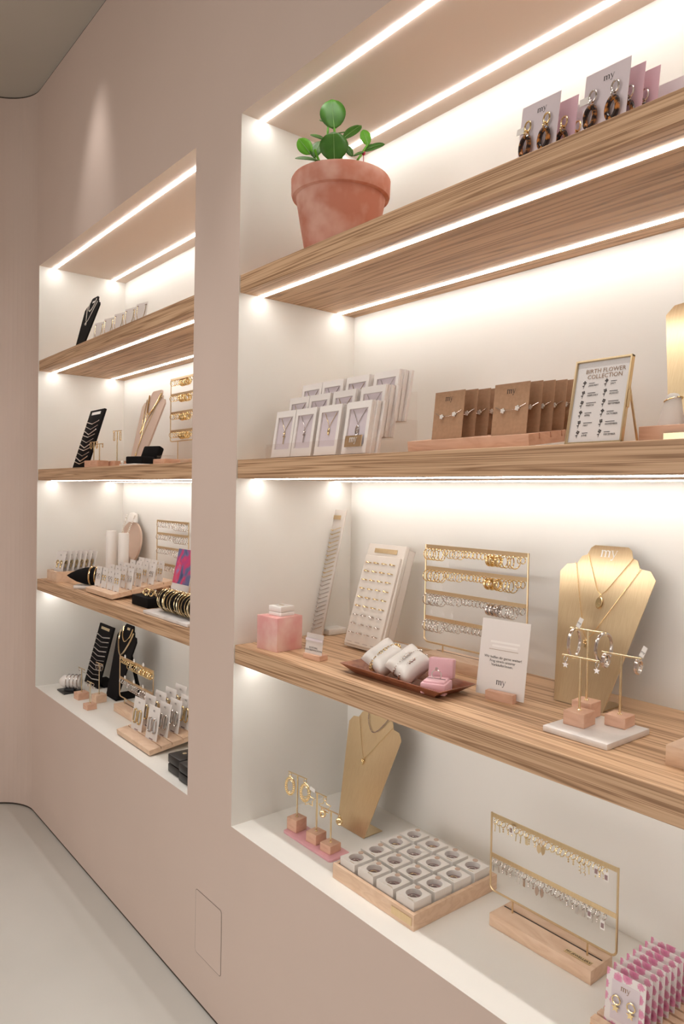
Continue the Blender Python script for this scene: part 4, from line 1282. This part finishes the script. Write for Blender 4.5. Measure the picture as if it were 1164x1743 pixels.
MB().prism(rrect(-.045, .045, 0, .10, .01, 3), 0, .008, BL).build('stem', 'beige_velvet', tb)
MB().lathe([(.045, .255), (.042, .275), (.036, .294), (.001, .300)], 24, BL @ T(0, .0, 0) @ Matrix.Diagonal((1, .35, 1, 1))).build('neck', 'white_satin', tb)
necklace('pearl necklace with a pendant on the tan bust disc', T(-1.50, .318, S3 + .0005) @ BL, [(-.046, .285), (-.062, .220), (-.050, .160), (-.040, .150), (-.022, .180), (.030, .262), (.044, .288)], .0024, 'pearl', 'drop', 4, None, .0038)
E3 = [1.318, 1.268, 1.212, 1.146]
earring_stand('brass earring stand with four bars on the far lowest shelf', -1.135, -.860, .310, S3 + .0005, E3[0], E3, (-1.105, -.885, .282, .345), .030)
for k, zb in enumerate(E3):
    hang_row([(.35, 'hoop', 'silver', 'slim silver hoop earring'), (.25, 'beads', 'silver', 'silver beaded drop earring'), (.4, 'wide', 'silver', 'wide silver hoop earring')], -1.125, -.870, .310, zb - .004, 'on the %s bar of the far lowest shelf stand' % bar_names[k], 13)
pc = thing('picture_card', 'standing card with a pink and blue printed picture beside the pillar', 'sign', frame(-.598, .130, S3 + .0008, 12))
MB().box(-.062, .062, -.0015, .0015, 0, .205).build('card', 'white_card', pc, smooth=0)
MB().box(-.060, .060, -.0020, -.0016, .085, .203).build('picture', 'picture_print', pc, smooth=0)
MB().box(-.040, .040, -.0020, -.0016, .058, .061).box(-.030, .030, -.0020, -.0016, .049, .052).build('print', 'mauve', pc, smooth=0)
bt = thing('ring_tray', 'low black velvet block with gold rings on the far lowest shelf', 'ring holder', T(-.725, .094, S3 + .0005))
MB().box(-.065, .065, -.036, .036, 0, .034).build('block', 'black_velvet', bt, bevel=.002)
for k in range(5):
    r_ = thing('ring', '%s gold ring from the left on the low black block' % ('first', 'second', 'third', 'fourth', 'fifth')[k], 'ring', T(-.755 + .018 * k, .098 - .01 * (k % 2), S3 + .044) @ Matrix.Rotation(R(40 + 25 * k), 4, 'Z'), 'gold rings on the black block')
    MB().ring((0, 0, 0), .0105, .0021, 20, 7, 'y').build('band', 'gold' if k < 4 else 'pale_gold', r_)
    MB().ball((0, 0, .0115), .0034, 8).build('stone', 'gold' if k < 4 else 'silver', r_)
ml = tag(MB().slab(rrect(-.155, .155, -.052, .052, .004, 2), 0, .010).build('marble_tile', 'marble', None, bevel=.001, M=T(-.437, .063, S3 + .0005)), 'pale marble slab under the roll of bracelets', 'tile')
br = thing('bracelet_roll', 'black velvet bracelet roll on clear supports', 'bracelet roll', T(-.425, .066, S3 + .0105))
MB().lathe([(.001, -.125), (.027, -.125), (.029, -.121), (.029, .121), (.027, .125), (.001, .125)], 28, T(0, 0, .040) @ Matrix.Rotation(PI / 2, 4, 'Y'), False).build('roll', 'black_velvet', br)
for sx in (-.10, .09):
    MB().box(sx, sx + .008, -.03, .03, 0, .011).build('support', 'acrylic', br, smooth=0)
for k in range(12):
    t = tag(MB().ring((0, 0, 0), .0335 + .0014 * (k % 2), .0016 + .0008 * (k % 3), 26, 6, 'x').build('bangle', 'gold' if k % 2 == 0 else 'pale_gold', None, M=T(-.535 + .0195 * k, .066, S3 + .0475) @ Matrix.Rotation(R(random.uniform(-10, 10)), 4, 'Z')), '%s gold bracelet from the left around the black velvet roll' % ORD[k], 'bracelet', 'bracelets on the black roll')

# ================================================================ LEFT NICHE, floor of the niche
bs = tag(MB().slab([(-.045, -.042), (.045, -.042), (.045, .042), (-.045, .042)], 0, .006).build('black_tile', 'black_plastic', None, bevel=.001, M=T(-1.522, .098, ZB + .0005)), 'small black tile under the silver bangle roll', 'tile')
sr_ = thing('bangle_roll', 'silver grey spindle holding bangles on the black tile', 'bangle holder', T(-1.520, .098, ZB + .0068) @ Matrix.Rotation(R(48), 4, 'Z'))
MB().lathe([(.001, -.048), (.012, -.046), (.026, -.030), (.028, -.010), (.028, .036), (.020, .046), (.001, .048)], 26, T(0, 0, .036) @ Matrix.Rotation(PI / 2, 4, 'Y'), False).build('spindle', 'marble', sr_)
MB().box(-.02, .02, -.015, .015, 0, .010).build('foot', 'black_plastic', sr_, smooth=0)
for k in range(4):
    tag(MB().ring((0, 0, 0), .0302, .0018, 26, 6, 'x').build('bangle', 'silver', None, M=T(-1.520, .098, ZB + .0428) @ Matrix.Rotation(R(48), 4, 'Z') @ T(-.010 + .016 * k, 0, 0)), '%s silver bangle from the left on the grey spindle' % ('first', 'second', 'third', 'fourth')[k], 'bangle', 'bangles on the grey spindle')
D1 = tee_stand('tee stand nearest the grey bangle spindle on the far niche floor', -1.384, .097, ZB + .0005, .046, .028, .126, .062, 4, metal='pale_gold')
D2 = tee_stand('lowest front tee stand on the far niche floor', -1.222, .074, ZB + .0005, .040, .022, .106, .054, 4, metal='pale_gold')
D3 = tee_stand('tallest pale tee stand on the far niche floor', -1.298, .139, ZB + .0005, .046, .032, .158, .062, 4, mt='pale_beech', metal='pale_gold')
for M_, ht, kind, w_ in ((D1, .126, 'small', 'tee stand nearest the grey spindle'), (D2, .106, 'star', 'lowest front tee stand'), (D3, .158, 'wide', 'tallest pale tee stand')):
    for x in (-.022, .022):
        lab = '%s silver earring on the %s' % ('left' if x < 0 else 'right', w_)
        if kind == 'star':
            charm_earring('star', 'silver', M_ @ T(x, 0, ht), lab, 'silver earrings on the far floor tees')
        else:
            earring(kind, 'silver', M_ @ T(x, 0, ht) @ Matrix.Rotation(R(45), 4, 'Z'), lab, 'silver earrings on the far floor tees')
BD = slant_board('bracelet_board', 'black velvet bracelet board on the far niche floor', -1.560, .200, ZB + .0006, 15, .160, .270, .010, 'black_velvet', .10, plate='pale_gold', foot_h=.010)
for i in range(10):
    bracelet('%s silver bracelet from the top on the far niche floor board' % ('first', 'second', 'third', 'fourth', 'fifth', 'sixth', 'seventh', 'eighth', 'ninth', 'tenth')[i], BD @ T(0, 0, .222 - i * .0205), .150, .010, (.0026, .0022, .0014)[i % 3], 'silver', (None, None, 'bead')[i % 3], 'bracelets on the far niche floor board')
BK = bust('necklace_bust', 'black velvet bust with gold chains on the far niche floor', -1.312, .194, ZB + .0006, 15, 'black_velvet', .97, .11, thick=.006)
MB().box(-.014, .014, -.0014, .0, .289, .299, Matrix.Rotation(-R(15), 4, 'X')).build('label_plate', 'pale_gold', [o for o in bpy.data.objects if o.get('label') == 'black velvet bust with gold chains on the far niche floor'][0], smooth=0)
MB().box(-.016, .016, 0, .005, 0, .25, T(.02, .118, 0) @ Matrix.Rotation(R(14), 4, 'X')).build('easel_leg', 'black_velvet', [o for o in bpy.data.objects if o.get('label') == 'black velvet bust with gold chains on the far niche floor'][0], smooth=0)
necklace('thick short gold chain on the black bust of the far niche floor', BK, [(-.046, .298), (-.036, .260), (0, .238), (.036, .262), (.048, .298)], .0028, 'gold', None, 4)
necklace('thick long pale gold chain on the black bust of the far niche floor', BK, [(-.066, .280), (-.060, .235), (-.025, .190), (.006, .185), (.045, .235), (.066, .282)], .0034, 'pale_gold', None, 4)
E4 = [.776, .694]
earring_stand('small brass earring stand with two bars on the far niche floor', -1.160, -.850, .170, ZB + .0005, E4[0], E4, (-1.140, -.872, .138, .205), .030)
for k, zb in enumerate(E4):
    mt = 'gold' if k == 0 else 'silver'
    hang_row([(.3, 'small', mt, 'small %s hoop earring' % mt), (.4, 'wide', mt, 'wide %s hoop earring' % mt), (.3, 'chunky', mt, 'chunky %s hoop earring' % mt)], -1.150, -.858, .170, zb - .004, 'on the %s bar of the far niche floor stand' % ('upper' if k == 0 else 'lower'), 16)
for k in range(6):
    tag(MB().prism([(-.006, 0), (.006, 0), (.007, .009), (0, .014), (-.007, .009)], -.0004, .0004).build('price_tag', 'white_lacquer', None, smooth=0, M=T(-1.10 + .085 * (k % 3), .166, E4[k // 3] + .0005)), 'white price tag above the %s bar of the far niche floor stand' % ('upper' if k < 3 else 'lower'), 'price tag', 'tags on the far niche floor stand %s bar' % ('upper' if k < 3 else 'lower'))
# slanted rack with long earrings cards
s2 = thing('slanted_card_rack', 'slanted pale rack with cards of long earrings on the far niche floor', 'card rack', T(-.728, .042, ZB + .0005))
SL2 = Matrix.Rotation(R(8), 4, 'X')
b = MB()
b.box(-.137, .137, 0, .245, .003, .012, SL2)
prev = 0
sy2 = [.040 + .040 * i for i in range(5)]
for a in sy2 + [.245]:
    b.box(-.137, .137, prev, a, .0119, .020, SL2)
    prev = a + .003
b.build('board', 'pale_beech', s2, smooth=0)
for sx in (-.12, .105):
    MB().box(sx, sx + .016, .20, .225, 0, .030).build('leg', 'pale_beech', s2, smooth=0)
for c_, cn in enumerate(('left', 'right')):
    for r_ in range(5):
        p = Vector((-.728, .042, ZB + .0005)) + SL2 @ Vector((-.068 + c_ * .122, sy2[r_] + .0015, .0125))
        small_card(frame(p.x, p.y, p.z, 8, 4), 'card of long earrings, %s column, %s from the front of the far floor rack' % (cn, ('first', 'second', 'third', 'fourth', 'fifth')[r_]), 'long earring cards on the far niche floor', 'gold' if (c_ == 0 or r_ > 2) else 'silver', .076, .120, 'long')
for k, (x, y, w_) in enumerate(((-.405, .075, 'left'), (-.318, .068, 'right'))):
    t = thing('gift_box', '%s black jewellery box with a gold dot at the pillar' % w_, 'box', T(x, y, ZB + .0005), 'black jewellery boxes')
    MB().box(-.041, .041, -.040, .040, 0, .026).build('base', 'black_plastic', t, bevel=.004)
    MB().box(-.041, .041, -.040, .040, .028, .056).build('lid', 'black_plastic', t, bevel=.004)
    MB().lathe([(.007, 0), (.007, .0008)], 20, T(-.006, 0, .056)).build('seal', 'pale_gold', t)
